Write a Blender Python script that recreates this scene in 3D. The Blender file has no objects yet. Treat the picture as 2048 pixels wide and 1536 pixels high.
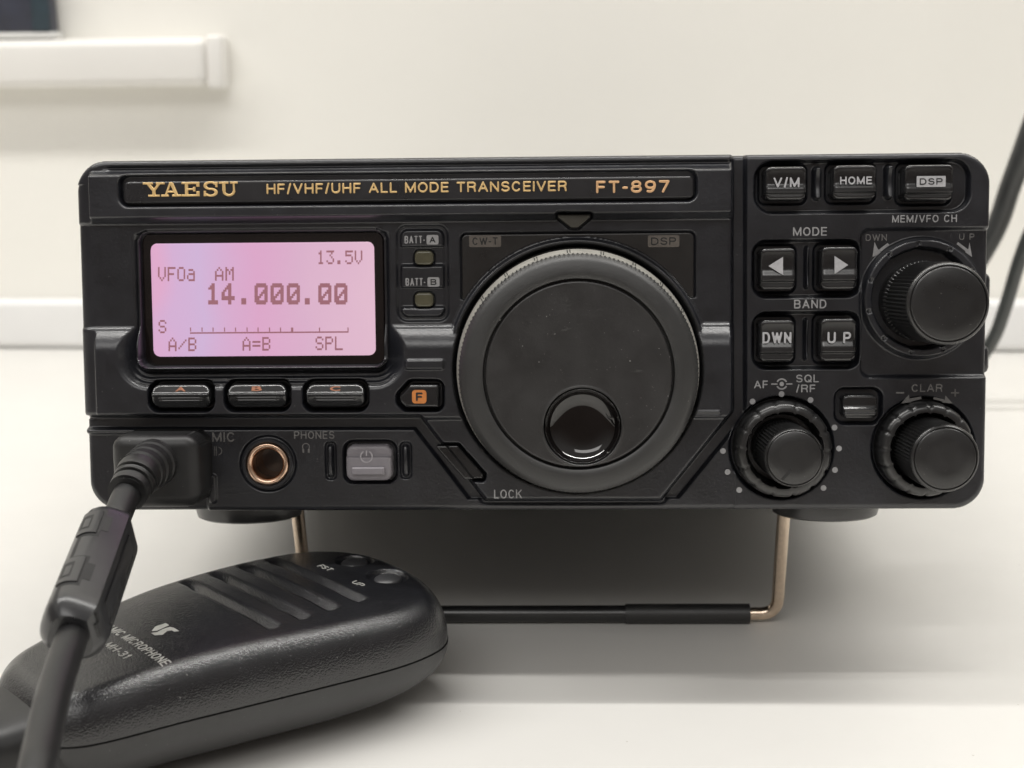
import bpy, bmesh, math, random
import numpy as np
from mathutils import Matrix, Vector
from mathutils.bvhtree import BVHTree

random.seed(4)
rng = np.random.default_rng(4)
MM = 0.001
sc = bpy.context.scene
C = sc.collection

# ------------------------------------------------------------------ camera, light, exposure
TILT = math.radians(8.0)                       # the radio leans back on its bail
cT, sT = math.cos(TILT), math.sin(TILT)
M = np.array([[1, 0, 0], [0, cT, sT], [0, -sT, cT]])          # panel frame -> world
YAW, PIT, ROL = math.radians(-1.65), math.radians(4.65), math.radians(-0.48)
CAMP = np.array([4.8, -313.4, 14.8])           # camera in the panel frame, mm
FPX = 2844.0
def _rot(yaw, pit, rol):
    cy, sy, cp, sp, cr, sr = math.cos(yaw), math.sin(yaw), math.cos(pit), math.sin(pit), math.cos(rol), math.sin(rol)
    f = np.array([sy*cp, cy*cp, -sp]); r = np.array([cy, -sy, 0]); u = np.cross(r, f)
    return np.array([cr*r+sr*u, -(-sr*r+cr*u), f])
RP = _rot(YAW, PIT, ROL)
PO = np.array([0, 0, 136.0]) - M @ CAMP
PO[0] = PO[1] = 0
CW = PO + M @ CAMP                             # camera in the world, mm

cam = bpy.data.cameras.new('camera')
cam.sensor_width = 36.0
cam.lens = FPX/2048*36.0
cam.clip_start, cam.clip_end = 0.01, 20.0
cam.dof.use_dof = True
cam.dof.focus_distance = 0.300
cam.dof.aperture_fstop = 22.0
camo = bpy.data.objects.new('camera', cam); C.objects.link(camo)
RW = M @ RP.T                                  # columns right, down, forward
m4 = Matrix.Identity(4)
for i in range(3):
    m4[i][0], m4[i][1], m4[i][2] = RW[i, 0], -RW[i, 1], -RW[i, 2]
    m4[i][3] = CW[i]*MM
camo.matrix_world = m4
sc.camera = camo

sc.view_settings.view_transform = 'Standard'
sc.view_settings.look = 'None'
sc.view_settings.exposure = 0.0
sc.view_settings.gamma = 1.0
sc.view_settings.use_curve_mapping = False
sc.cycles.max_bounces = 8
sc.cycles.use_denoising = True

w = bpy.data.worlds.new("World"); sc.world = w; w.use_nodes = True
nt = w.node_tree; bg = nt.nodes['Background']                 # a dim room: pale ceiling above, darker walls round about
tc = nt.nodes.new('ShaderNodeTexCoord'); sp = nt.nodes.new('ShaderNodeSeparateXYZ'); rp_ = nt.nodes.new('ShaderNodeValToRGB')
nt.links.new(tc.outputs['Generated'], sp.inputs['Vector'])
e = rp_.color_ramp.elements
e[0].position, e[0].color = 0.05, (0.20, 0.155, 0.132, 1)
e[1].position, e[1].color = 0.62, (0.60, 0.57, 0.54, 1)
nt.links.new(sp.outputs['Z'], rp_.inputs['Fac']); nt.links.new(rp_.outputs['Color'], bg.inputs['Color'])
bg.inputs['Strength'].default_value = 0.55

def area(name, loc, target, sx, sy, watts, col):
    l = bpy.data.lights.new(name, 'AREA'); l.shape = 'RECTANGLE'
    l.size, l.size_y, l.energy, l.color = sx, sy, watts, col
    o = bpy.data.objects.new(name, l); C.objects.link(o)
    o.location = loc
    d = Vector(target)-Vector(loc)
    o.rotation_euler = d.to_track_quat('-Z', 'Y').to_euler()
    return o
area('ceiling_tube', (-0.08, -0.02, 1.10), (-0.08, 0.30, 0), 2.4, 0.022, 16.8, (1.0, 0.98, 0.945))
area('ceiling_panel', (-0.40, -1.80, 1.80), (0, 0.2, 0.05), 2.0, 0.75, 16.0, (1.0, 0.98, 0.95))

# ------------------------------------------------------------------ pixel helpers: a point of the photograph on a plane of the thing
def PP(px, py, d=0.0):
    """panel x, z (mm) of a photo pixel at d mm in front of the panel plane"""
    v = RP.T @ np.array([(px-1024)/FPX, (py-768)/FPX, 1.0])
    t = (-d-CAMP[1])/v[1]
    p = CAMP + t*v
    return p[0], p[2]
def RECT(x0, y0, x1, y1, d=0.0):
    a = [PP(x0, y0, d), PP(x1, y0, d), PP(x0, y1, d), PP(x1, y1, d)]
    l, r = (a[0][0]+a[2][0])/2, (a[1][0]+a[3][0])/2
    t, b = (a[0][1]+a[1][1])/2, (a[2][1]+a[3][1])/2
    return ((l+r)/2, (t+b)/2, (r-l)/2, (t-b)/2)
def POLY(pts, d=0.0):
    return [PP(x, y, d) for x, y in pts]
PX = 1/9.12
def at(px, py, dist):
    """world point (mm) of a photo pixel at dist mm along the optical axis"""
    v = RP.T @ np.array([(px-1024)/FPX, (py-768)/FPX, 1.0])
    return CW + (M @ v)*dist

# ------------------------------------------------------------------ signed distances (mm, negative inside)
def sd_rr(X, Z, r, rad):
    cx, cz, hw, hh = r
    rad = min(rad, hw, hh)
    qx = np.abs(X-cx)-hw+rad; qz = np.abs(Z-cz)-hh+rad
    return np.hypot(np.maximum(qx, 0), np.maximum(qz, 0))+np.minimum(np.maximum(qx, qz), 0)-rad
def sd_circ(X, Z, c, r): return np.hypot(X-c[0], Z-c[1])-r
def sd_poly(X, Z, pts, rad=0.0):
    P = np.array(pts, float); n = len(P)
    D = np.full(X.shape, 1e18); S = np.ones(X.shape)
    for i in range(n):
        a, b = P[i], P[i-1]
        ex, ez = b-a; wx, wz = X-a[0], Z-a[1]
        t = np.clip((wx*ex+wz*ez)/(ex*ex+ez*ez), 0, 1)
        D = np.minimum(D, (wx-ex*t)**2+(wz-ez*t)**2)
        c1 = Z >= a[1]; c2 = Z < b[1]; c3 = ex*wz > ez*wx
        fl = (c1 & c2 & c3) | (~c1 & ~c2 & ~c3)
        S = np.where(fl, -S, S)
    return S*np.sqrt(D)-rad
def sd_seg(X, Z, a, b, r):
    ex, ez = b[0]-a[0], b[1]-a[1]; wx, wz = X-a[0], Z-a[1]
    t = np.clip((wx*ex+wz*ez)/(ex*ex+ez*ez+1e-9), 0, 1)
    return np.hypot(wx-ex*t, wz-ez*t)-r
def ss(t):
    t = np.clip(t, 0, 1); return t*t*(3-2*t)
def inside(sd, w=0.5): return ss(0.5-sd/w)             # 1 inside, 0 outside, soft over w
def mix(a, b, t): return a*(1-t)+b*t
def inset_poly(pts, r):
    """shrink a convex polygon by r (to round it with sd_poly(..., rad=r))"""
    P = [Vector(p) for p in pts]; n = len(P)
    area2 = sum(P[i].x*P[(i+1) % n].y-P[(i+1) % n].x*P[i].y for i in range(n))
    s = 1 if area2 > 0 else -1
    out = []
    for i in range(n):
        a, b, c = P[i-1], P[i], P[(i+1) % n]
        d1, d2 = (b-a).normalized(), (c-b).normalized()
        n1, n2 = Vector((-d1.y, d1.x))*s, Vector((-d2.y, d2.x))*s
        bis = (n1+n2); k = r/max(0.25, (1+n1.dot(n2)))
        q = b+bis*k; out.append((q.x, q.y))
    return out

# ------------------------------------------------------------------ materials
def new_mat(name):
    m = bpy.data.materials.new(name); m.use_nodes = True
    nt = m.node_tree; b = nt.nodes['Principled BSDF']
    return m, nt, b
def tex(nt, kind, scale, detail=3.0, rough=0.5):
    tc = nt.nodes.new('ShaderNodeTexCoord')
    t = nt.nodes.new('ShaderNodeTexNoise' if kind == 'noise' else 'ShaderNodeTexVoronoi')
    t.inputs['Scale'].default_value = scale
    if kind == 'noise':
        t.inputs['Detail'].default_value = detail; t.inputs['Roughness'].default_value = rough
    nt.links.new(tc.outputs['Object'], t.inputs['Vector'])
    return t
def ramp(nt, src, stops):
    r = nt.nodes.new('ShaderNodeValToRGB'); e = r.color_ramp.elements
    while len(e) < len(stops): e.new(0.5)
    for k, (p, c) in enumerate(stops):
        e[k].position = p; e[k].color = c if len(c) == 4 else (*c, 1)
    nt.links.new(src, r.inputs['Fac']); return r
def bump(nt, b, hsrc, strength, dist):
    n = nt.nodes.new('ShaderNodeBump'); n.inputs['Strength'].default_value = strength
    n.inputs['Distance'].default_value = dist
    nt.links.new(hsrc, n.inputs['Height']); nt.links.new(n.outputs['Normal'], b.inputs['Normal'])
    return n
def plastic(name, col, rough, grain=0.0, scale=2600.0, spec=0.85, var=0.25, kind='noise', dust=True, gd=0.00003):
    m, nt, b = new_mat(name)
    b.inputs['Specular IOR Level'].default_value = spec
    v = tex(nt, 'noise', 120.0, 5.0, 0.65)
    lo = tuple(c*(1-var) for c in col); hi = tuple(c*(1+var) for c in col)
    r = ramp(nt, v.outputs['Fac'], [(0.3, lo), (0.7, hi)])
    out = r.outputs['Color']
    if dust:
        d = tex(nt, 'noise', 1700.0, 2.0, 0.5)
        dr = ramp(nt, d.outputs['Fac'], [(0.735, (0, 0, 0)), (0.79, (1, 1, 1))])
        mx = nt.nodes.new('ShaderNodeMix'); mx.data_type = 'RGBA'
        mx.inputs['B'].default_value = (0.16, 0.155, 0.15, 1)
        nt.links.new(dr.outputs['Color'], mx.inputs['Factor']); nt.links.new(out, mx.inputs['A'])
        out = mx.outputs['Result']
    nt.links.new(out, b.inputs['Base Color'])
    rr = nt.nodes.new('ShaderNodeMapRange'); rr.inputs['To Min'].default_value = rough*0.72; rr.inputs['To Max'].default_value = min(1, rough*1.36)
    nt.links.new(v.outputs['Fac'], rr.inputs['Value']); nt.links.new(rr.outputs['Result'], b.inputs['Roughness'])
    if grain:
        g = tex(nt, kind, scale, 2.0, 0.5)
        src = g.outputs['Fac'] if kind == 'noise' else g.outputs['Distance']
        bump(nt, b, src, grain, gd)
    return m
def metal(name, col, rough, scale=900.0):
    m, nt, b = new_mat(name)
    b.inputs['Metallic'].default_value = 1.0
    v = tex(nt, 'noise', scale, 3.0)
    r = ramp(nt, v.outputs['Fac'], [(0.3, tuple(c*0.85 for c in col)), (0.7, col)])
    nt.links.new(r.outputs['Color'], b.inputs['Base Color'])
    b.inputs['Roughness'].default_value = rough
    return m
def ink(name, col, rough=0.55):
    m, nt, b = new_mat(name)
    v = tex(nt, 'noise', 900.0, 3.0, 0.6)
    r = ramp(nt, v.outputs['Fac'], [(0.3, tuple(c*0.8 for c in col)), (0.65, col)])
    nt.links.new(r.outputs['Color'], b.inputs['Base Color'])
    b.inputs['Roughness'].default_value = rough
    return m

BLK = plastic('black_grained_plastic', (0.0122, 0.0130, 0.0172), 0.31, 1.0, 1500, gd=0.00004)
STRIP = plastic('black_smooth_plastic', (0.016, 0.016, 0.0185), 0.28, 0.3, 4000, dust=False)
KEY = plastic('black_key_plastic', (0.013, 0.013, 0.014), 0.21, 0.15, 3500, dust=False)
KNOB = plastic('black_knob_plastic', (0.013, 0.013, 0.0135), 0.30, 0.3, 4000)
CAPM = plastic('black_dial_plastic', (0.018, 0.0175, 0.0178), 0.36, 1.0, 1700, gd=0.00004)
RUB = plastic('dark_rubber', (0.019, 0.019, 0.019), 0.46, 1.0, 2000)
GLOSS = plastic('glossy_black_plastic', (0.006, 0.005, 0.005), 0.06, 0.0, var=0.5, dust=False)
CORD = plastic('black_cord_vinyl', (0.011, 0.011, 0.012), 0.42, 0.5, 1800, spec=0.55, dust=False)
PLUG = plastic('black_plug_vinyl', (0.013, 0.013, 0.0135), 0.42, 0.6, 1500, spec=0.6)
FERR = plastic('black_clamp_nylon', (0.024, 0.0245, 0.0265), 0.30, 0.3, 1500, spec=0.75, dust=False)
DARK = plastic('black_void', (0.005, 0.005, 0.005), 0.7, dust=False)
SMOKE = plastic('smoked_window_plastic', (0.0145, 0.0135, 0.013), 0.28, 0.3, 2600, dust=False)
LENSW = plastic('dark_display_glass', (0.010, 0.007, 0.007), 0.10, 0.0, dust=False)
MICU = plastic('leather_grained_plastic', (0.0105, 0.0108, 0.0128), 0.23, 1.0, 2700, spec=0.9, gd=0.00011)
MICL = plastic('satin_grey_black_plastic', (0.027, 0.027, 0.028), 0.40, 0.4, 2500, spec=0.7)
LILAC = plastic('lilac_grey_plastic', (0.265, 0.25, 0.272), 0.38, 0.2, 2500, spec=0.5, var=0.08, dust=False)
LAMP = plastic('olive_lamp_lens', (0.105, 0.098, 0.062), 0.20, 0.0, dust=False)
TRI = plastic('smoky_indicator_lens', (0.075, 0.072, 0.060), 0.28, 0.05, dust=False)
RINGM = plastic('pale_grey_ring_plastic', (0.37, 0.36, 0.325), 0.5, 0.1, 2500, spec=0.4, var=0.15, dust=False)
BTNGREY = plastic('dark_grey_rubber_button', (0.038, 0.038, 0.041), 0.36, 0.1, dust=False)
GOLD = metal('gold_foil', (1.0, 0.70, 0.32), 0.36); GOLD.node_tree.nodes['Principled BSDF'].inputs['Metallic'].default_value = 0.35
GOLDREFL = metal('gold_foil_reflection_tint', (1.0, 0.62, 0.33), 0.36); GOLDREFL.node_tree.nodes['Principled BSDF'].inputs['Metallic'].default_value = 0.35  # gold foil again, with a coppery reflection put into its base colour
COPPER = metal('brass_sleeve', (0.95, 0.66, 0.48), 0.26)
WIRE = metal('nickel_wire', (0.86, 0.70, 0.55), 0.24)
INK = ink('light_grey_ink', (0.42, 0.42, 0.43))
INKD = ink('dim_grey_ink', (0.20, 0.195, 0.19))
INKX = ink('faint_grey_ink', (0.15, 0.145, 0.14))
TAG = ink('brown_grey_ink', (0.155, 0.135, 0.118))
ORANGE = ink('orange_ink', (0.72, 0.25, 0.06))
AMBER = ink('faint_orange_ink', (0.38, 0.145, 0.07))
WHITEK = ink('pale_key_ink', (0.52, 0.52, 0.54))
TICK = ink('black_ink', (0.02, 0.02, 0.02))
MICINK = ink('silver_grey_ink', (0.40, 0.40, 0.37))

def lcd_material():
    m, nt, b = new_mat('backlit_pink_lcd')
    b.inputs['Base Color'].default_value = (0.05, 0.04, 0.05, 1)
    b.inputs['Roughness'].default_value = 0.3
    tc = nt.nodes.new('ShaderNodeTexCoord'); sp = nt.nodes.new('ShaderNodeSeparateXYZ')
    nt.links.new(tc.outputs['Object'], sp.inputs['Vector'])
    n = tex(nt, 'noise', 55.0, 1.0)
    mr = nt.nodes.new('ShaderNodeMapRange')
    mr.inputs['From Min'].default_value = PP(303, 600)[0]*MM; mr.inputs['From Max'].default_value = PP(750, 600)[0]*MM
    nt.links.new(sp.outputs['X'], mr.inputs['Value'])
    ad = nt.nodes.new('ShaderNodeMath'); ad.operation = 'MULTIPLY_ADD'; ad.inputs[1].default_value = 0.30; ad.inputs[2].default_value = -0.13
    nt.links.new(n.outputs['Fac'], ad.inputs[0])
    su = nt.nodes.new('ShaderNodeMath'); su.operation = 'ADD'
    nt.links.new(mr.outputs['Result'], su.inputs[0]); nt.links.new(ad.outputs[0], su.inputs[1])
    r = ramp(nt, su.outputs[0], [(0.0, (0.74, 0.40, 0.60)), (0.10, (0.66, 0.43, 0.66)), (0.24, (0.63, 0.45, 0.68)),
                                 (0.48, (0.71, 0.38, 0.58)), (0.74, (0.70, 0.43, 0.59)), (1.0, (0.75, 0.49, 0.61))])
    nt.links.new(r.outputs['Color'], b.inputs['Emission Color'])
    b.inputs['Emission Strength'].default_value = 0.96
    return m
LCD = lcd_material()
def lcd_ink():
    m, nt, b = new_mat('lcd_segment')
    b.inputs['Base Color'].default_value = (0.10, 0.06, 0.06, 1)
    b.inputs['Emission Color'].default_value = (0.30, 0.115, 0.15, 1)
    b.inputs['Emission Strength'].default_value = 0.92
    return m
LCDK = lcd_ink()

# ------------------------------------------------------------------ mesh helpers
def link(name, verts, faces, mat, parent, smooth=True, sharp=None):
    me = bpy.data.meshes.new(name)
    v = np.asarray(verts, float)*MM
    me.from_pydata([tuple(p) for p in v], [], [tuple(f) for f in faces])
    return finish(name, me, mat, parent, smooth, sharp)
def finish(name, me, mat, parent, smooth=True, sharp=None):
    me.materials.append(mat); me.update()
    me.polygons.foreach_set('use_smooth', [smooth]*len(me.polygons))
    if smooth and sharp: me.set_sharp_from_angle(angle=math.radians(sharp))
    o = bpy.data.objects.new(name, me); C.objects.link(o); o.parent = parent
    return o
def quads(name, V, Q, mat, parent, smooth=True, sharp=None):
    me = bpy.data.meshes.new(name)
    V = np.asarray(V, np.float64)*MM; Q = np.asarray(Q, np.int32)
    me.vertices.add(len(V)); me.vertices.foreach_set('co', V.astype(np.float32).ravel())
    me.loops.add(Q.size); me.loops.foreach_set('vertex_index', Q.ravel())
    me.polygons.add(len(Q))
    me.polygons.foreach_set('loop_start', np.arange(0, Q.size, 4, dtype=np.int32))
    me.update(calc_edges=True); me.validate()
    return finish(name, me, mat, parent, smooth, sharp)

def to_panel(X, Z, H): return np.stack([X, -H, Z], -1)
def to_up(X, Z, H): return np.stack([X, Z, H], -1)

def hpatch(name, sdf, box, top, base, mat, parent, edge=0.4, prof=None, step=0.15, place=to_panel, flip=False, edge_h=None, power=2.0, sharp=None):
    """moulded solid: an outline given by sdf, front height top (+prof), rounded edge, wall down to base"""
    x0, z0, x1, z1 = box; m = 3*step
    xs = np.arange(x0-m, x1+m+step, step); zs = np.arange(z0-m, z1+m+step, step)
    X, Z = np.meshgrid(xs, zs)
    S = sdf(X, Z)
    H = np.full(X.shape, float(top)) if np.isscalar(top) else top(X, Z)
    if prof is not None: H = H+prof(X, Z)
    if edge > 0:
        t = np.clip(-S/edge, 0, 1); eh = edge if edge_h is None else edge_h
        H = H-eh*(1-np.power(np.maximum(0, 1-np.power(1-t, power)), 1/power))
    gz, gx = np.gradient(S, step)
    g = np.hypot(gx, gz)+1e-9
    out = S > 0; near = out & (S < 1.6*step)
    X = np.where(near, X-gx/g*S/np.maximum(g, .5), X); Z = np.where(near, Z-gz/g*S/np.maximum(g, .5), Z)
    H = np.where(out, base, H)
    ok = S < 1.6*step
    f = ok[:-1, :-1] & ok[1:, :-1] & ok[:-1, 1:] & ok[1:, 1:]
    idx = np.arange(X.size).reshape(X.shape)
    q = np.stack([idx[:-1, :-1][f], idx[:-1, 1:][f], idx[1:, 1:][f], idx[1:, :-1][f]], 1)
    if (place is to_up) == flip and place is to_up: q = q[:, ::-1]
    V = place(X, Z, H).reshape(-1, 3)
    used, inv = np.unique(q.ravel(), return_inverse=True)
    return quads(name, V[used], inv.reshape(-1, 4), mat, parent, True, sharp)

def rbox(r): return (r[0]-r[2], r[1]-r[3], r[0]+r[2], r[1]+r[3])
def plate(name, r, rad, top, base, mat, parent, **k):
    return hpatch(name, lambda X, Z: sd_rr(X, Z, r, rad), rbox(r), top, base, mat, parent, **k)

def lathe(name, c, prof, mat, parent, seg=96, mod=None, cap=True, sharp=35, place=None, off=(0, 0)):
    """prof: (radius, height) rows from the back forward; axis along the panel normal"""
    th = np.linspace(0, 2*np.pi, seg, endpoint=False)
    V = []; F = []
    for (r, d) in prof:
        rr = r+(mod(th, r, d) if mod else 0*th)
        V.append(np.stack([c[0]+rr*np.cos(th), np.full(seg, -d), c[1]+rr*np.sin(th)], 1))
    V = np.concatenate(V); n = len(prof)
    for i in range(n-1):
        for j in range(seg):
            k = (j+1) % seg
            F.append((i*seg+j, i*seg+k, (i+1)*seg+k, (i+1)*seg+j))
    if cap:
        V = np.concatenate([V, [[c[0], -prof[-1][1], c[1]]]]); t = len(V)-1
        for j in range(seg): F.append(((n-1)*seg+j, (n-1)*seg+(j+1) % seg, t))
    if place is not None: V = np.array([place(v) for v in V])
    return link(name, V, F, mat, parent, True, sharp)

def tube(name, pts, rad, mat, parent, seg=20, sub=8, caps=True, sharp=None, rfun=None):
    """smooth tube through points (mm, in the parent's frame); Catmull-Rom"""
    P = [np.array(p, float) for p in pts]
    P = [2*P[0]-P[1]]+P+[2*P[-1]-P[-2]]
    path = []
    for i in range(1, len(P)-2):
        for k in range(sub):
            t = k/sub; a, b, c, d = P[i-1], P[i], P[i+1], P[i+2]
            path.append(0.5*((2*b)+(-a+c)*t+(2*a-5*b+4*c-d)*t*t+(-a+3*b-3*c+d)*t**3))
    path.append(P[-2])
    V = []; F = []; up = None; n = len(path)
    for i, p in enumerate(path):
        t = path[min(i+1, n-1)]-path[max(i-1, 0)]; t = t/np.linalg.norm(t)
        if up is None:
            up = np.cross(t, [0, 0, 1.0]) if abs(t[2]) < 0.9 else np.cross(t, [1.0, 0, 0])
        up = up-t*np.dot(up, t); up /= np.linalg.norm(up); s = np.cross(t, up)
        r = rad if rfun is None else rfun(i/(n-1))
        for j in range(seg):
            a = 2*np.pi*j/seg; V.append(p+r*(np.cos(a)*up+np.sin(a)*s))
    for i in range(n-1):
        for j in range(seg):
            k = (j+1) % seg; F.append((i*seg+j, (i+1)*seg+j, (i+1)*seg+k, i*seg+k))
    if caps:
        F.append(tuple(range(seg))); F.append(tuple(range((n-1)*seg, n*seg))[::-1])
    return link(name, V, F, mat, parent, True, sharp or 60)

def glyphs(body, weight=0.0, spacing=1.0, shear=0.0, depth=0.02):
    """letters as a flat mesh, scaled to a unit box: returns verts (x 0..1, y 0..1, z) and faces"""
    cu = bpy.data.curves.new('lettering', 'FONT'); cu.body = body; cu.size = 1.0; cu.offset = weight
    cu.space_character = spacing; cu.shear = shear; cu.resolution_u = 6; cu.fill_mode = 'FRONT'
    ob = bpy.data.objects.new('lettering', cu); C.objects.link(ob)
    dg = bpy.context.evaluated_depsgraph_get(); dg.update()
    me = bpy.data.meshes.new_from_object(ob.evaluated_get(dg))
    bpy.data.objects.remove(ob); bpy.data.curves.remove(cu)
    bm = bmesh.new(); bm.from_mesh(me); bpy.data.meshes.remove(me)
    bmesh.ops.remove_doubles(bm, verts=bm.verts, dist=1e-5)
    r = bmesh.ops.extrude_face_region(bm, geom=bm.faces[:])
    top = [e for e in r['geom'] if isinstance(e, bmesh.types.BMVert)]
    for v in bm.verts: v.co.z = 0
    for v in top: v.co.z = 1
    bm.verts.ensure_lookup_table()
    V = np.array([v.co[:] for v in bm.verts]); F = [[v.index for v in f.verts] for f in bm.faces]
    bm.free()
    lo, hi = V.min(0), V.max(0)
    V[:, :2] = (V[:, :2]-lo[:2])/(hi[:2]-lo[:2])
    return V, F

def _arc(cx, cy, rx, ry, a0, a1, n=10):
    return [(cx+rx*math.cos(math.radians(a0+(a1-a0)*i/n)), cy+ry*math.sin(math.radians(a0+(a1-a0)*i/n))) for i in range(n+1)]
_S = _arc(.5, .745, .47, .255, 28, 180, 9)+_arc(.5, .745, .47, .23, 180, 262, 5)+_arc(.5, .265, .5, .25, 84, 0, 5)+_arc(.5, .265, .5, .265, 0, -156, 10)
SF = {'A': (1.0, [[(0, 0), (.5, 1), (1, 0)], [(.2, .32), (.8, .32)]]),
      'B': (.9, [[(0, 0), (0, 1), (.62, 1)]+_arc(.62, .76, .33, .24, 90, -90)+[(0, .52)], [(0, .52), (.66, .52)]+_arc(.66, .26, .34, .26, 90, -90)+[(0, 0)]]),
      'C': (.95, [_arc(.5, .5, .5, .5, 42, 318, 20)]),
      'D': (.93, [[(0, 0), (0, 1), (.5, 1)]+_arc(.5, .5, .5, .5, 90, -90, 14)+[(0, 0)]]),
      'E': (.80, [[(1, 1), (0, 1), (0, 0), (1, 0)], [(0, .52), (.92, .52)]]),
      'F': (.76, [[(1, 1), (0, 1), (0, 0)], [(0, .49), (.9, .49)]]),
      'H': (.92, [[(0, 0), (0, 1)], [(1, 0), (1, 1)], [(0, .52), (1, .52)]]),
      'I': (.17, [[(.5, 0), (.5, 1)]]),
      'K': (.92, [[(0, 0), (0, 1)], [(.97, 1), (.02, .38)], [(.38, .62), (1, 0)]]),
      'L': (.74, [[(0, 1), (0, 0), (1, 0)]]),
      'M': (1.10, [[(0, 0), (0, 1), (.5, .04), (1, 1), (1, 0)]]),
      'N': (.92, [[(0, 0), (0, 1), (1, 0), (1, 1)]]),
      'O': (1.0, [_arc(.5, .5, .5, .5, 0, 360, 26)]),
      'P': (.86, [[(0, 0), (0, 1), (.64, 1)]+_arc(.64, .73, .36, .27, 90, -90)+[(0, .46)]]),
      'Q': (1.0, [_arc(.5, .5, .5, .5, 0, 360, 26), [(.62, .24), (1, -.02)]]),
      'R': (.92, [[(0, 0), (0, 1), (.64, 1)]+_arc(.64, .745, .34, .255, 90, -90)+[(0, .49)], [(.6, .49), (.88, .36), (.96, 0)]]),
      'S': (.88, [_S]), 'T': (.86, [[(0, 1), (1, 1)], [(.5, 1), (.5, 0)]]),
      'U': (.92, [[(0, 1), (0, .36)]+_arc(.5, .36, .5, .36, 180, 360, 14)+[(1, 1)]]),
      'V': (.96, [[(0, 1), (.5, 0), (1, 1)]]), 'W': (1.32, [[(0, 1), (.26, 0), (.5, .95), (.74, 0), (1, 1)]]),
      'X': (.9, [[(0, 0), (1, 1)], [(0, 1), (1, 0)]]), 'Y': (.9, [[(0, 1), (.5, .45), (1, 1)], [(.5, .45), (.5, 0)]]),
      '/': (.46, [[(0, -.05), (1, 1.05)]]), '-': (.44, [[(0, .40), (1, .40)]]), ' ': (.42, []),
      '1': (.5, [[(.1, .72), (.72, 1), (.72, 0)]]), '3': (.84, [_arc(.48, .75, .46, .25, 150, -90)+_arc(.48, .27, .52, .27, 90, -155)]),
      '7': (.84, [[(0, 1), (1, 1), (.36, 0)]]),
      '8': (.88, [_arc(.5, .755, .43, .245, 0, 360, 20), _arc(.5, .265, .5, .265, 0, 360, 20)]),
      '9': (.88, [_arc(.5, .68, .5, .32, 0, 360, 22), _arc(.42, .62, .58, .62, 2, -112, 12)])}
def stroke_sdf(body, cx, cz, hw, hh, weight, gap=0.20):
    """signed distance to bold capitals filling a rectangle (mm)"""
    H = 2*hh; r = weight*H
    tot = sum(SF[c][0] for c in body)+gap*(len(body)-1)
    kx = 2*hw/tot; x = cx-hw; segs = []
    for ch in body:
        wd, lines = SF[ch]
        w_ = wd*kx
        for ln in lines:
            P = [(x+min(r, w_/2)+px_*max(w_-2*r, 0), cz-hh+r+py_*(H-2*r)) for px_, py_ in ln]
            segs += [(p, q) for p, q in zip(P[:-1], P[1:])]
        x += w_+gap*kx
    def f(X, Z):
        D = np.full(X.shape, 9.0)
        for p, q in segs:
            x0, x1 = min(p[0], q[0])-r-.35, max(p[0], q[0])+r+.35
            c0 = int(np.searchsorted(X[0], x0)); c1 = int(np.searchsorted(X[0], x1))
            if c1 > c0: D[:, c0:c1] = np.minimum(D[:, c0:c1], sd_seg(X[:, c0:c1], Z[:, c0:c1], p, q, r))
        return D
    return f
def text(name, body, r, d, mat, parent, weight=0.088, depth=0.04, gap=0.20, place=to_panel, step=0.07, edge=0.0):
    """lettering filling the rectangle r (cx, cz, hw, hh) at height d in front of the panel"""
    return hpatch(name, stroke_sdf(body, *r, weight, gap), rbox(r), d+depth, d-0.03, mat, parent, edge=edge, step=step, place=place, sharp=40)
def flat(name, polys, d, mat, parent, depth=0.04):
    """printed shapes: each polygon (mm) a thin raised slab"""
    V = []; F = []
    for p in polys:
        n = len(p); b = len(V)
        a2 = sum(p[i][0]*p[(i+1) % n][1]-p[(i+1) % n][0]*p[i][1] for i in range(n))
        p = p if a2 > 0 else p[::-1]
        V += [(x, -d, z) for x, z in p]+[(x, -(d+depth), z) for x, z in p]
        F.append(tuple(b+n+i for i in range(n)))
        for i in range(n): F.append((b+i, b+(i+1) % n, b+n+(i+1) % n, b+n+i))
    return link(name, V, F, mat, parent, False)
def circ_poly(c, r, n=20): return [(c[0]+r*math.cos(2*math.pi*i/n), c[1]+r*math.sin(2*math.pi*i/n)) for i in range(n)]
def rr_poly(r, rad, n=5):
    out = []
    for sx, sz, a0 in ((1, 1, 0), (-1, 1, 90), (-1, -1, 180), (1, -1, 270)):
        for k in range(n+1):
            a = math.radians(a0+90*k/n)
            out.append((r[0]+sx*(r[2]-rad)+rad*math.cos(a), r[1]+sz*(r[3]-rad)+rad*math.sin(a)))
    return out
def box(name, lo, hi, mat, parent, bev=0.0, seg=3):
    bm = bmesh.new(); bmesh.ops.create_cube(bm, size=1)
    for v in bm.verts:
        for k in range(3): v.co[k] = (lo[k]+hi[k])/2*MM+v.co[k]*(hi[k]-lo[k])*MM
    if bev: bmesh.ops.bevel(bm, geom=bm.edges[:], offset=bev*MM, segments=seg, affect='EDGES', profile=0.5)
    me = bpy.data.meshes.new(name); bm.to_mesh(me); bm.free()
    return finish(name, me, mat, parent, True, 40)
def thing(name, label, cat, loc=(0, 0, 0), rot=(0, 0, 0), group=None):
    o = bpy.data.objects.new(name, None); C.objects.link(o)
    o.location = [c*MM for c in loc]; o.rotation_euler = rot
    o['label'] = label; o['category'] = cat
    if group: o['group'] = group
    o.empty_display_size = 0.01
    return o
def tag(o, label, cat, group=None):
    o['label'] = label; o['category'] = cat
    if group: o['group'] = group
    return o

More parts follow.
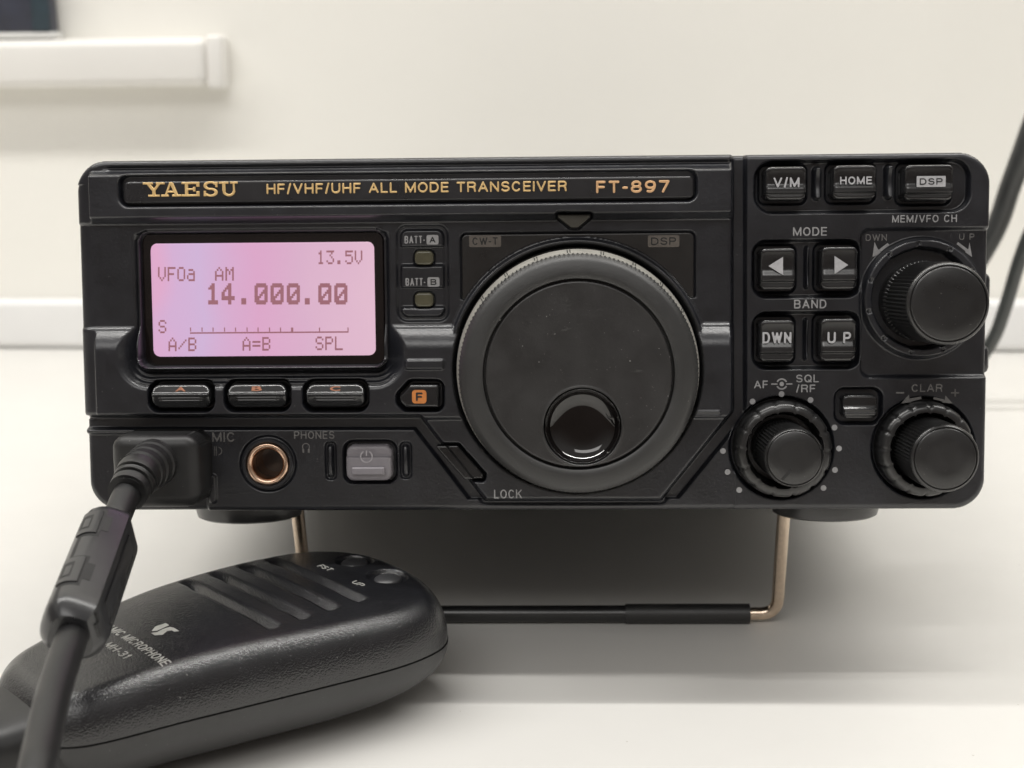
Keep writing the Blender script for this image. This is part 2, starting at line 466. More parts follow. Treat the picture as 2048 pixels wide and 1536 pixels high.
# ------------------------------------------------------------------ the setting: table top, wall, trunking
def paint(name, col, rough, sc_=30.0, b_=0.05, bs=500.0):
    m, nt, b = new_mat(name)
    v = tex(nt, 'noise', sc_, 6.0, 0.6)
    r = ramp(nt, v.outputs['Fac'], [(0.3, tuple(c*0.965 for c in col)), (0.7, col)])
    s = tex(nt, 'noise', 420.0, 2.0)
    sr = ramp(nt, s.outputs['Fac'], [(0.765, (0, 0, 0)), (0.80, (1, 1, 1))])
    mx = nt.nodes.new('ShaderNodeMix'); mx.data_type = 'RGBA'; mx.inputs['B'].default_value = (col[0]*.72, col[1]*.7, col[2]*.66, 1)
    nt.links.new(sr.outputs['Color'], mx.inputs['Factor']); nt.links.new(r.outputs['Color'], mx.inputs['A'])
    nt.links.new(mx.outputs['Result'], b.inputs['Base Color'])
    b.inputs['Roughness'].default_value = rough
    g = tex(nt, 'noise', bs, 3.0)
    bump(nt, b, g.outputs['Fac'], b_, 0.0005)
    return m
TABLE = paint('white_laminate', (0.78, 0.768, 0.735), 0.42, 25.0, 0.04, 900.0)
WALL = paint('cream_wall_paint', (0.90, 0.885, 0.83), 0.75, 6.0, 0.10, 300.0)
TRIMM = paint('white_gloss_trim', (0.83, 0.828, 0.82), 0.35, 20.0, 0.03, 300.0)
SHELFM = paint('white_satin_trim', (0.84, 0.825, 0.79), 0.35, 20.0, 0.03, 300.0)

ROOM = math.radians(-3.0)                     # the wall stands a little askew to the radio
WY = 379.0
back = thing('room_wall', 'cream wall', 'wall', (0, WY, 0), (0, 0, ROOM))
bpy.data.objects.remove(back)
def placed(o):
    o.location = (0, WY*MM, 0); o.rotation_euler = (0, 0, ROOM); return o
wall = placed(box('wall', (-1500, 0, -300), (1500, 40, 1600), WALL, None)); wall['kind'] = 'structure'
tb = placed(box('table', (-1100, -800, -22), (1100, -0.5, 0), TABLE, None, 1.5))
tag(tb, 'white laminate table top under the radio and microphone', 'table')
trunk = placed(box('cable_trunking', (-1100, -9, 0.2), (1100, -0.3, 25), TRIMM, None, 4.0, 6))
tag(trunk, 'low white trunking strip along the foot of the wall behind the table', 'cable trunking')

# shelf on the wall, top left, and the dark box on it
sh = thing('wall_ledge', 'thick white rounded ledge fixed on the wall at upper left', 'ledge', (0, WY, 0), (0, 0, ROOM))
box('board', (-620, -15, 128), (-157.2, -0.3, 150.5), SHELFM, sh, 4.5, 5)
box('end_cap', (-157.1, -14, 126.5), (-149.2, -0.3, 151.5), SHELFM, sh, 2.0, 3)
bx = thing('dark_panel', 'dark navy panel standing on the white wall ledge', 'panel', (0, WY, 150.7), (0, 0, ROOM))
NAVY = plastic('navy_card', (0.020, 0.024, 0.045), 0.45, 0.05, dust=False)
PALE = paint('pale_card', (0.70, 0.70, 0.68), 0.6)
box('base', (-330, -12.5, 0.05), (-229, -2, 3.2), PALE, bx, 0.8)
box('body', (-328, -12, 3.3), (-231, -3, 140), NAVY, bx, 1.2)
SPINE = plastic('dark_teal_card', (0.010, 0.030, 0.045), 0.4, 0.05, dust=False)
box('edge_strip', (-240, -12.6, 3.6), (-231.4, -12.05, 139), SPINE, bx, 0.2)

# ------------------------------------------------------------------ the transceiver
T = thing('transceiver', 'black desktop radio transceiver with pink lit display and large tuning dial', 'radio', tuple(PO), (-TILT, 0, 0))
XL, XR, ZT, ZB = -100.0, 100.0, 39.0, -39.0
SIL = (0, 0, 100.0, 39.05)
DIAL = PP(1157, 748.5, 16); 
def zrow(py, d=0, px=600): return PP(px, py, d)[1]

# keys of the right section and their trays
TOPK = [RECT(1531, 333, 1614, 400, 3), RECT(1667, 330, 1754, 398, 3), RECT(1810, 329, 1908, 401, 3)]
MODK = [RECT(1521, 496, 1592, 580, 3), RECT(1643, 493, 1716, 579, 3)]
BANK = [RECT(1520, 640, 1590, 724, 3), RECT(1641, 637, 1713, 723, 3)]
TR_TOP = RECT(1507, 318, 1943, 427); TR_MOD = RECT(1503, 478, 1724, 597); TR_BAN = RECT(1503, 622, 1724, 740)
MEMC = PP(1849, 597, 2); AFC = PP(1566, 898, 2); CLC = PP(1851, 898, 2)
CLARK = RECT(1686, 790, 1756, 838, 2)
PWR = RECT(692, 892, 783, 962, 2)
JACK = PP(535, 928, 0)
FK_P = POLY([(801, 792), (822, 769), (878, 769), (878, 814), (812, 814), (801, 804)], 4)
LOCK_P = POLY([(868, 890), (916, 890), (968, 948), (966, 958), (928, 958)], 1.5)
SOFT = [RECT(303, 768, 420, 818, 4), RECT(455, 767, 573, 817, 4), RECT(612, 767, 729, 817, 4)]
WIN = RECT(283, 464, 769, 732, 0)
BATT = RECT(800, 457, 890, 636, 1)
DWIN = RECT(921, 464, 1391, 640, 1)
TRIP = POLY([(1116, 429), (1180, 429), (1180, 434), (1156, 455), (1142, 455), (1116, 434)], 2)
NAME_W = RECT(238, 342, 1395, 411, 3)
NAME_S = RECT(245.5, 356.5, 1389, 402.5, 3.6)
PLATE = POLY([(60, 200), (1471, 200), (1471, 826), (1325, 1006), (968, 1006), (838, 838), (60, 838)], 2)
MEMA = POLY([(1726, 458), (2100, 455), (2100, 752), (1700, 752), (1700, 612), (1727, 600), (1727, 520), (1700, 490)], 0)

def face_height(X, Z):
    sil = sd_rr(X, Z, SIL, 7.0)
    edge = -sil
    # ---------------- lower and right sections
    H = np.zeros(X.shape)
    H = np.where((X < PP(1470, 900)[0]) & (Z < zrow(838)), -0.5, H)
    # recessed field round the large knob
    a = sd_poly(X, Z, inset_poly(POLY([(1722, 459), (2120, 455), (2120, 752), (1722, 754)], 0), 2.0), 2.0)
    H = mix(H, -1.2, inside(a, 0.9))
    # trays of the keys
    for r, rad, dep in ((TR_TOP, 4.2, 2.2), (TR_MOD, 3.2, 2.2), (TR_BAN, 3.2, 2.2)):
        s = sd_rr(X, Z, r, rad)
        H = mix(H, -dep, inside(s+0.35, 0.7))
    # surrounds and nubs between the keys
    for ks in (TOPK, MODK, BANK):
        for r in ks:
            s = sd_rr(X, Z, (r[0], r[1], r[2]+0.75, r[3]+0.75), 1.6)
            H = mix(H, -3.4, inside(s, 0.5))
    for (x0, y0, x1, y1, hgt) in ((1627, 330, 1648, 402, 0.8), (1772, 326, 1793, 400, 0.8), (1611, 490, 1623, 580, 0.9), (1609, 636, 1621, 724, 0.9)):
        r = RECT(x0, y0, x1, y1, 1)
        s = sd_rr(X, Z, r, r[2])
        zz = (Z-r[1])/r[3]
        dip = 0.7*(1-np.minimum(1, zz*zz*1.6))
        H = np.maximum(H, np.where(s < 0.5, -2.6+(hgt+2.6-dip)*ss(-s/0.7), -9))
    # legend tongue between MODE and BAND
    # side step on the outer right
    # small key well
    s = sd_rr(X, Z, (CLARK[0], CLARK[1], CLARK[2]+1.3, CLARK[3]+1.3), 2.2); H = mix(H, -2.0, inside(s, 0.7))
    # wells of the small knobs
    for c, r in ((AFC, 11.3), (CLC, 11.1)):
        H = mix(H, -2.4, inside(sd_circ(X, Z, c, r), 0.8))
    # ring flange of the large knob
    rm = np.hypot(X-MEMC[0], Z-MEMC[1]); ang = np.arctan2(Z-MEMC[1], X-MEMC[0])
    fl = inside(rm-13.0, 1.0)*(1.6); H = np.where(rm < 13.6, np.maximum(H, -1.2+fl*1.5), H)
    bumps = np.exp(-((rm-12.0)/0.45)**2)*np.clip((np.cos(ang*11+0.6)-0.88)/0.12, 0, 1)*0.5
    H = np.where(rm < 13, H-bumps, H)
    rin = 10.9+0.25*np.clip((np.cos(ang*11+0.6)-0.7)/0.3, 0, 1)
    H = mix(H, -2.5, inside(rm-rin, 0.6))
    # power key well, its side nubs, jack seat, plug edge nub
    s = sd_rr(X, Z, (PWR[0], PWR[1], PWR[2]+0.85, PWR[3]+0.85), 2.2); H = mix(H, -2.6, inside(s, 0.6))
    for (x0, y0, x1, y1) in ((653, 888, 668, 957), (803, 888, 819, 955)):
        r = RECT(x0, y0, x1, y1, 0)
        s = sd_rr(X, Z, (r[0], r[1], r[2]+0.35, r[3]+0.3), r[2]); H = mix(H, -1.3, inside(s, 0.4))
        s2 = sd_rr(X, Z, r, r[2]); zz = (Z-r[1])/r[3]
        H = np.maximum(H, np.where(s2 < 0.3, -1.3+(1.3+0.3-0.7*zz*zz)*ss(-s2/0.6), -9))
    rj = np.hypot(X-JACK[0], Z-JACK[1])
    H = mix(H, -1.1, inside(rj-6.3, 0.5)); H = mix(H, -0.5, inside(rj-5.6, 0.3)); H = mix(H, -10.4, inside(rj-4.9, 0.3))
    s = sd_rr(X, Z, RECT(150, 868, 412, 1060, 0), 2.5); H = mix(H, -2.0, inside(s, 0.8))
    s = sd_rr(X, Z, RECT(417, 950, 432, 1006, 0), 0.8); H = mix(H, 0.35, inside(s, 0.5))
    # ---------------- raised left plate
    z0, z1 = zrow(657, 1.5, 215), zrow(704, 3, 215)
    low = 3.7; upl = 0.6
    t = np.clip((z0-Z)/(z0-z1), 0, 1)
    prof = upl+(low-upl)*(1-(1-t)**2)
    lipz = np.exp(-((Z-z0+0.1)/0.30)**2)*0.30
    prof = prof+lipz
    zb0, zb1 = zrow(430, 3), zrow(447, 1.2)
    prof = np.where(Z > zb1, mix(upl, 4.3, ss((Z-zb1)/(zb0-zb1))), prof)
    zt0, zt1, zt2 = zrow(350, 3), zrow(338, 1.5), zrow(333, 1.2)
    top = mix(4.3, 1.5, ss((Z-zt0)/(zt1-zt0)))
    top = np.where(Z > zt1, 1.5-0.8*np.exp(-((Z-zt2)/0.35)**2)*ss((X-PP(205, 340)[0])/3), top)
    prof = np.where(Z > zt0, top, prof)
    # name strip recess
    s = sd_rr(X, Z, NAME_W, 2.4); zz = zrow(345, 2)
    prof = mix(prof, np.minimum(prof, 2.3), inside(s+0.3, 0.8)*ss((zz-Z+0.4)/0.8))
    # shallow outward flank at the far left of the plate
    xe = PP(187, 700, 3)[0]
    fl_lev = np.minimum(prof, 1.2)-0.4*ss((xe-X)/3.0)
    prof = mix(prof, fl_lev, ss((xe+0.6-X)/1.1))
    # display bowl
    sw = sd_rr(X, Z, WIN, 2.2)
    k = np.clip(sw-0.4, 0, 99)
    terr = k*(0.92+2.6*inside(WIN[1]+WIN[3]-Z, 0.8))
    ribs = 0.22*np.sin((k)*2*math.pi/1.0)*inside(Z-(WIN[1]-WIN[3]+0.2), 0.5)*inside(np.abs(X-WIN[0])-WIN[2]-1.0, 3.0)*ss((k-.2)/.5)*(k < 4.2)
    bowl = -0.4+terr+ribs
    prof = np.where(sw > 0.4, -np.logaddexp(-prof*7, -bowl*7)/7, prof)
    prof = mix(prof, -2.4, inside(sw, 0.5))
    # soft keys
    for r in SOFT:
        rr = (r[0], r[1], r[2]+0.75, r[3]+0.7)
        prof = mix(prof, -1.0, inside(sd_rr(X, Z, rr, 2.4), 0.6))
    for (x0, x1) in ((433, 447), (586, 600)):
        r = RECT(x0, 768, x1, 818, 4); s = sd_rr(X, Z, r, 0.5)
        zz = (Z-r[1])/r[3]
        prof = np.where(s < 0.3, np.maximum(prof, 2.1+0.9*ss(zz*1.2+.1)*ss(-s/0.5)), prof)
    # battery indicator field
    s = sd_rr(X, Z, (BATT[0], BATT[1], BATT[2]+0.7, BATT[3]+0.7), 2.2); prof = mix(prof, 0.1, inside(s, 0.7))
    s = sd_rr(X, Z, BATT, 1.8)
    za, zb, zc, zd = zrow(493, 1, 850), zrow(535, 1, 850), zrow(575, 1, 850), zrow(619, 1, 850)
    lev = np.full(X.shape, 1.2)
    for (zu, zl) in ((za, zb), (zc, zd)):
        lev = mix(lev, 0.25, inside(zl+0.45-Z, 0.9)*inside(Z-zu, 0.35))
    prof = np.where(s < 0.2, mix(0.1, lev, inside(s+0.3, 0.6)), prof)
    for y in (516, 600):
        r = RECT(829, y-15, 867, y+15, 1); prof = mix(prof, -0.2, inside(sd_rr(X, Z, (r[0], r[1], r[2]+.25, r[3]+.25), 1.3), 0.35))
    # smoked field behind the dial
    s = sd_rr(X, Z, DWIN, 1.5); prof = mix(prof, -0.3, inside(s, 0.6)*inside(-(Z-zrow(600, 1)), 0.6))
    # small bar and function key
    r = RECT(812, 719, 888, 738, 3); prof = prof+0.7*inside(sd_rr(X, Z, r, 0.6), 0.45)
    sF = sd_poly(X, Z, inset_poly(FK_P, 0.8), 0.8); prof = mix(prof, 0.2, inside(sF-0.9, 0.7))
    # pointer seat
    sT = sd_poly(X, Z, TRIP); prof = mix(prof, 0.3, inside(sT-0.5, 0.4))
    # right-hand short double rib
    for y in (823, 832):
        r = RECT(1385, y-2, 1440, y+2, 3); prof = prof+0.25*inside(sd_rr(X, Z, r, .2), 0.5)
    # lock key seat
    sL = sd_poly(X, Z, inset_poly(LOCK_P, 0.3), 0.3); 
    # everything under the line of the keys slopes back
    sp = sd_poly(X, Z, inset_poly(PLATE, 1.0), 1.0)
    zlow = zrow(834, 3, 600)
    prof = np.where(Z < zlow, prof-0.9*ss((zlow-Z)/1.0), prof)
    prof = mix(prof, -0.6, inside(sL-0.5, 0.5))
    # dial well with lip
    rd = np.hypot(X-DIAL[0], Z-DIAL[1])
    lip = np.exp(-((rd-28.0)/0.55)**4)*1.5
    prof = np.where(Z > zrow(660, 2, 1150)-1, np.maximum(prof, np.where(np.abs(rd-28) < 1.2, 0.9+lip, -9)), prof)
    prof = mix(prof, -2.0, inside(rd-27.2, 0.6))
    pl = inside(sp+0.6, 1.6)
    gw = np.where(Z < zrow(1000), 0.7, 2.5)
    groove = inside(sp-gw, 0.7)*(1-inside(sp+0.5, .6))
    groove = groove*np.where(Z < zrow(1000, 0), 0.35, 1.0)
    H = mix(H, np.minimum(H, -2.2), groove)
    H = mix(H, prof, pl)
    # ---------------- outer edge
    re = np.where((X < PP(1470, 600)[0]) & (Z > zrow(838)), 2.2, 1.3)
    re = np.where(Z > 34, 1.2, re)
    tt = np.clip(edge/re, 0, 1)
    H = H-re*0.9*(1-np.sqrt(1-(1-tt)**2))
    return H

face = hpatch('faceplate', lambda X, Z: sd_rr(X, Z, SIL, 7.0), (XL, ZB, XR, ZT), face_height, -11.0, BLK, T, edge=0, step=0.2)

# case behind the face
def case_mesh():
    V = []; F = []
    rows = ((10.6, 0.9), (14, 0.9), (14.2, 1.6), (258, 1.6), (262, 3.0))
    n = 0
    for (y, ins) in rows:
        p = rr_poly((0, 0, 100-ins, 39.0-ins), 6.5, 8); n = len(p)
        V += [(x, y, z) for x, z in p]
    for i in range(len(rows)-1):
        for j in range(n):
            k = (j+1) % n; F.append((i*n+j, i*n+k, (i+1)*n+k, (i+1)*n+j))
    F.append(tuple(range(n))[::-1]); F.append(tuple(range((len(rows)-1)*n, len(rows)*n)))
    return V, F
V, F = case_mesh(); case = link('case', V, F, BLK, T, True, 40)
for (za, zb) in ((PP(1985, 546, -24)[1], PP(1985, 603, -24)[1]), (PP(1985, 690, -24)[1], PP(1985, 746, -24)[1])):
    box('side_lug', (96, 22, zb), (107.2, 60, za), BLK, T, 1.4)

# name strip and gold letters
ns = plate('name_strip', NAME_S, 1.2, 3.6, 1.2, STRIP, T, edge=0.5, step=0.2)
SD = 3.6
def serif_letters(r):
    """five slab-serif capitals as one relief, in a frame of 5 cells"""
    cx, cz, hw, hh = r; x0 = cx-hw; W = 2*hw; z0 = cz-hh; Hh = 2*hh
    cells = [(-0.01, 0.225), (0.185, 0.40), (0.405, 0.595), (0.635, 0.795), (0.805, 1.005)]
    t = 0.36; st = 0.155*Hh; 
    def sdf(X, Z):
        D = np.full(X.shape, 9.0)
        def B(xa, xb, za, zb):
            nonlocal D
            D = np.minimum(D, sd_rr(X, Z, ((xa+xb)/2, (za+zb)/2, (xb-xa)/2, (zb-za)/2), 0.03))
        def S(ax, az, bx_, bz, r_):
            nonlocal D
            d = sd_seg(X, Z, (ax, az), (bx_, bz), r_); d = np.maximum(d, np.maximum(z0-Z, Z-(z0+Hh))); D = np.minimum(D, d)
        zt = z0+Hh; s = st*0.95
        def cell(i): return x0+cells[i][0]*W, x0+cells[i][1]*W
        a, b = cell(0); m = (a+b)/2; wd = b-a
        S(a+.20*wd, zt, m, z0+.42*Hh, t*.95); S(b-.20*wd, zt, m, z0+.42*Hh, t*.68); B(m-t, m+t, z0, z0+.48*Hh)
        B(a, a+.46*wd, zt-s, zt); B(b-.40*wd, b, zt-s, zt); B(m-.26*wd, m+.26*wd, z0, z0+s)
        a, b = cell(1); m = (a+b)/2; wd = b-a
        S(a+.20*wd, z0, m-.02*wd, zt, t*.62); S(b-.20*wd, z0, m+.0*wd, zt, t*1.0); B(m-.22*wd, m+.22*wd, z0+.27*Hh, z0+.40*Hh)
        B(a, a+.38*wd, z0, z0+s); B(b-.46*wd, b, z0, z0+s)
        a, b = cell(2); wd = b-a; q = a+.28*wd
        B(q-t, q+t, z0, zt); B(a, b, zt-s, zt); B(a, b, z0, z0+s); B(b-.17*wd, b, zt-.34*Hh, zt); B(b-.17*wd, b, z0, z0+.36*Hh)
        B(q, q+.42*wd, z0+.44*Hh, z0+.57*Hh); B(q+.36*wd, q+.50*wd, z0+.34*Hh, z0+.67*Hh)
        a, b = cell(3); wd = b-a; m = (a+b)/2
        k = 0.27*Hh
        for (zz, up) in ((z0+.735*Hh, 1), (z0+.275*Hh, -1)):
            rx = wd*.36; rz = k*.86
            el = (np.hypot((X-m)/rx, (Z-zz)/rz)-1)*min(rx, rz)
            ar = np.abs(el)-t*.62
            cut = np.minimum((X-m)*up, -(Z-zz)*up) if False else None
            mask = np.where(up*(X-m) > 0.12*wd, np.where(up*(Z-zz) < 0.06*Hh, 1.0, 0), 0)
            D = np.minimum(D, np.where(mask > 0, 9.0, ar))
        B(b-.19*wd, b-.03*wd, zt-.38*Hh, zt); B(a+.03*wd, a+.19*wd, z0, z0+.38*Hh)
        a, b = cell(4); wd = b-a; m = (a+b)/2+.02*wd; ql, qr = a+.26*wd, b-.21*wd
        B(ql-t, ql+t, z0+.34*Hh, zt); B(qr-t*.62, qr+t*.62, z0+.34*Hh, zt)
        rx = (qr-ql)/2; el = (np.hypot((X-(ql+qr)/2)/rx, (Z-(z0+.36*Hh))/(.30*Hh))-1)*min(rx, .30*Hh)
        D = np.minimum(D, np.where(Z < z0+.36*Hh, np.abs(el)-t*.72, 9.0))
        B(a, a+.50*wd, zt-s, zt); B(b-.40*wd, b, zt-s, zt)
        return D
    return sdf
rY = RECT(288, 364, 475, 393, SD)
hpatch('raised_lettering', serif_letters(rY), rbox(rY), SD+0.38, SD-0.1, GOLD, ns, edge=0.16, step=0.05)
text('raised_lettering', 'HF/VHF/UHF ALL MODE TRANSCEIVER', RECT(533, 364.5, 1134, 385.5, SD), SD, GOLD, ns, 0.092, 0.24, 0.19, edge=0.12, step=0.06)
text('raised_lettering', 'FT-897', RECT(1192, 361, 1339, 386, SD), SD, GOLDREFL, ns, 0.10, 0.28, 0.22, edge=0.12, step=0.06)

# display
dw = plate('display_window', RECT(283, 464, 769, 732, -1.5), 1.8, -1.6, -3.0, LENSW, T, edge=0.25, step=0.25)
lr = RECT(304, 485, 750, 712, -1.5)
plate('lcd_panel', lr, 1.5, -1.50, -1.62, LCD, dw, edge=0.03, step=0.25)
F5 = {'V': ['10001', '10001', '10001', '10001', '10001', '01010', '00100'], 'F': ['11111', '10000', '10000', '11110', '10000', '10000', '10000'],
      'O': ['01110', '10001', '10001', '10001', '10001', '10001', '01110'], 'a': ['00000', '01110', '00001', '01111', '10001', '10001', '01111'],
      'A': ['00100', '01010', '10001', '10001', '11111', '10001', '10001'], 'M': ['10001', '11011', '10101', '10101', '10001', '10001', '10001'],
      '1': ['00100', '01100', '00100', '00100', '00100', '00100', '01110'], '3': ['11111', '00010', '00100', '00010', '00001', '10001', '01110'],
      '.': ['00000', '00000', '00000', '00000', '00000', '01100', '01100'], '5': ['11111', '10000', '11110', '00001', '00001', '10001', '01110'],
      'S': ['01110', '10001', '10000', '01110', '00001', '10001', '01110'], 'B': ['11110', '10001', '10001', '11110', '10001', '10001', '11110'],
      '/': ['00000', '00001', '00010', '00100', '01000', '10000', '00000'], '=': ['00000', '00000', '11111', '00000', '11111', '00000', '00000'],
      'P': ['11110', '10001', '10001', '11110', '10000', '10000', '10000'], 'L': ['10000', '10000', '10000', '10000', '10000', '10000', '11111'], ' ': ['00000']*7}
B8 = {'1': ['00011000', '00111000', '01111000', '00011000', '00011000', '00011000', '00011000', '00011000', '01111110', '01111110'],
      '4': ['00001100', '00011100', '00111100', '01101100', '11001100', '11001100', '11111111', '11111111', '00001100', '00001100'],
      '0': ['01111110', '11111111', '11000011', '11000111', '11001111', '11011011', '11110011', '11100011', '11111111', '01111110'],
      '.': ['00000000']*8+['01100000']*2}
B8['.'] = ['00000000']*7+['00111000']*3
LD = -1.48
def dots(rows, px0, py0, dw_, dh_):
    out = []
    for j, row in enumerate(rows):
        i = 0
        while i < len(row):
            if row[i] == '1':
                k = i
                while k < len(row) and row[k] == '1': k += 1
                out.append((px0+i*dw_, py0+j*dh_, px0+k*dw_, py0+(j+1)*dh_)); i = k
            else: i += 1
    return out
def lcd_obj(name, rects):
    polys = []
    for (a, b, c, d) in rects:
        r = RECT(a, b, c, d, LD); polys.append([(r[0]-r[2], r[1]-r[3]), (r[0]+r[2], r[1]-r[3]), (r[0]+r[2], r[1]+r[3]), (r[0]-r[2], r[1]+r[3])])
    return flat(name, polys, LD-0.01, LCDK, dw, 0.02)
def lcd_text(s, x0, y0, x1, y1, gap=1):
    n = len(s); dwid = (x1-x0)/(n*6-1); dh = (y1-y0)/7; rc = []
    for i, ch in enumerate(s): rc += dots(F5[ch], x0+i*6*dwid, y0, dwid*0.98, dh*0.98)
    return lcd_obj('lcd_characters', rc)
lcd_text('13.5V', 634, 501, 725, 529)
lcd_text('VFOa', 316, 534, 390, 563)
lcd_text('AM', 430, 534, 468, 562)
lcd_text('S', 317, 640, 333, 667)
lcd_text('A/B', 337, 675, 393, 703)
lcd_text('A=B', 485, 674, 541, 702)
lcd_text('SPL', 631, 673, 686, 701)
rc = []
for ch, x in zip('14.000.00', (413, 443, 476, 509, 541, 573.5, 603, 636.5, 668.5)):
    rc += dots(B8[ch], x, 566.5, 3.3, 4.25)
lcd_obj('lcd_characters', rc)
rc = [(380, 663.5, 697, 666.5)]
for x in (380, 403, 425, 448, 470, 493, 515, 538, 560, 638, 695): rc.append((x, 655, x+2.2, 663.3))
rc.append((582, 655, 586.5, 663.3))
lcd_obj('lcd_scale', rc)

# soft keys A B C: slanted top face, ridge, two ribs
for r, ch in zip(SOFT, 'ABC'):
    def pr(X, Z, r=r):
        zz = (r[1]+r[3]-Z)/(2*r[3])                    # 0 top .. 1 bottom
        p = np.where(zz < 0.42, -1.45*(1-zz/0.42), -1.6*((zz-0.42)/0.58)**1.5)
        p = p+0.28*np.exp(-((zz-0.42)/0.05)**2)
        inx = inside(np.abs(X-r[0])-r[2]*0.68, 1.2)
        p = p+(0.30*np.exp(-((zz-0.57)/0.03)**2)+0.32*np.exp(-((zz-0.67)/0.03)**2))*inx
        return p
    k = plate('soft_key', r, 1.9, 4.6, -0.8, KEY, T, edge=0.7, step=0.12, prof=pr)
    k['label'] = 'wide black key with an orange letter %s' % ch
    V, F = glyphs(ch, 0.03)
    lw, zt = 2.3, r[1]+r[3]
    P = []
    for v in V:
        zz = 0.12+0.17*(1-v[1]); z = zt-zz*2*r[3]
        h = 4.6-1.45*(1-zz/0.42)+0.03+0.03*v[2]
        P.append((r[0]+(v[0]-.5)*lw, -h, z))
    link('lettering', P, F, AMBER, k, False)

# battery indicators
for (y, ch, xo) in ((516, 'A', 0), (600, 'B', 1)):
    r = RECT(829, y-15, 867, y+14, 1)
    o = plate('battery_lamp', r, 1.1, 1.0, -0.5, LAMP, T, edge=0.55, step=0.1)
    o['label'] = 'small olive indicator lens under the BATT-%s legend' % ch
for (x0, y0, x1, y1, a0, ch) in ((809, 471.5, 850, 487, 853, 'A'), (811, 556, 851, 571.5, 855, 'B')):
    text('printed_legend', 'BATT-', RECT(x0, y0, x1, y1, 1.2), 1.2, INK, T, 0.085, 0.03, 0.18)
    rp = RECT(a0, y0-1.5, a0+24, y1+2, 1.2)
    pt = flat('legend_patch', [rr_poly(rp, 0.4)], 1.2, INK, T, 0.03)
    text('lettering', ch, (rp[0], rp[1], rp[2]*.52, rp[3]*.66), 1.235, TICK, pt, 0.11, 0.02)

# smoked window round the dial, its two tags, pointer
sw_ = hpatch('dial_window', lambda X, Z: np.maximum(np.maximum(sd_rr(X, Z, (DWIN[0], DWIN[1], DWIN[2]-.25, DWIN[3]-.25), 1.3), -(np.hypot(X-DIAL[0], Z-DIAL[1])-28.9)), zrow(602, 1)-Z),
             rbox(DWIN), 0.45, -0.4, SMOKE, T, edge=0.25, step=0.2)
for (x0, x1, s) in ((938, 1002, 'CW-T'), (1296, 1359, 'DSP')):
    r = RECT(x0, 470.5, x1, 494, 0.9)
    p = flat('status_tag', [rr_poly(r, 0.35)], 0.45, TAG, sw_, 0.03)
    text('lettering', s, (r[0], r[1], r[2]*.80, r[3]*.66), 0.485, TICK, sw_, 0.085, 0.02)
hpatch('pointer_lens', lambda X, Z: sd_poly(X, Z, inset_poly(TRIP, .15), .15), (min(p[0] for p in TRIP), min(p[1] for p in TRIP), max(p[0] for p in TRIP), max(p[1] for p in TRIP)),
       2.0, 0.0, TRI, T, edge=0.3, step=0.1)

# function key with orange patch
def fprof(X, Z): return -0.5*ss((FK_P[0][0]+2.3-X)/2.3)
fk = hpatch('function_key', lambda X, Z: sd_poly(X, Z, inset_poly(FK_P, .5), .5), (min(p[0] for p in FK_P), min(p[1] for p in FK_P), max(p[0] for p in FK_P), max(p[1] for p in FK_P)),
            4.9, 0.0, KEY, T, edge=0.6, step=0.1, prof=fprof)
fk['label'] = 'black key with chamfered left side and orange F patch'
rp = RECT(824, 780, 853, 807, 4.9)
flat('legend_patch', [rr_poly(rp, 0.7)], 4.9, ORANGE, fk, 0.03)
text('lettering', 'F', (rp[0], rp[1], rp[2]*.48, rp[3]*.64), 4.94, TICK, fk, 0.12, 0.02)

# ---------------- tuning dial
dial = thing('tuning_dial', '', ''); dial.parent = T
del dial['category']; dial['label'] = 'large round black tuning dial with finger dimple'
prof = [(26.3, -1.5), (26.3, 5.0), (26.2, 6.5), (25.45, 11.2), (24.6, 11.6), (24.0, 11.6)]
ring = lathe('graduated_ring', DIAL, prof, RINGM, dial, 240, cap=False)
NT = 164
def knurl(th, r, d): return np.where((r > 24.7) & (d < 15.2), -0.25*(1-np.cos(th*NT)), 0*th)
prof = [(24.2, 11.0), (25.3, 11.1), (25.4, 12.2), (25.35, 14.6), (25.1, 15.4), (24.4, 16.3), (23.9, 16.7), (23.5, 16.9), (21.5, 17.1), (20.4, 17.1), (20.1, 16.9), (19.98, 16.5), (19.95, 15.0), (18.0, 15.0)]
lathe('rubber_rim', DIAL, prof, RUB, dial, NT*5, knurl, cap=False)
tk = []
Vt = []; Ft = []
for i in range(-4, 4):
    a = math.radians(93.5+i*16.0)
    for off in (0.0, 0.022):
        b = len(Vt); ta = 0.0042
        for (r, d) in ((26.22, 6.4), (25.5, 11.1)):
            for s in (-1, 1):
                aa = a+off+s*ta
                Vt.append((DIAL[0]+r*math.cos(aa), -d-0.03, DIAL[1]+r*math.sin(aa)))
        Ft.append((b, b+1, b+3, b+2))
link('scale_ticks', Vt, Ft, TICK, ring, False)
DIMP = PP(1165, 853, 16.8)
def capprof(X, Z):
    r = np.hypot(X-DIMP[0], Z-DIMP[1])
    rim = 0.12*np.exp(-((r-8.35)/0.22)**2)
    return mix(0, -4.6, inside(r-8.0, 0.35))+rim
cap = hpatch('dial_cap', lambda X, Z: np.hypot(X-DIAL[0], Z-DIAL[1])-19.62, (DIAL[0]-19.7, DIAL[1]-19.7, DIAL[0]+19.7, DIAL[1]+19.7), 16.9, 14.8, CAPM, dial, edge=0.5, step=0.2, prof=capprof)
def bowlprof(X, Z):
    r = np.hypot(X-DIMP[0], Z-DIMP[1])
    return -2.6*(1-np.minimum(r/7.9, 1)**5.5)
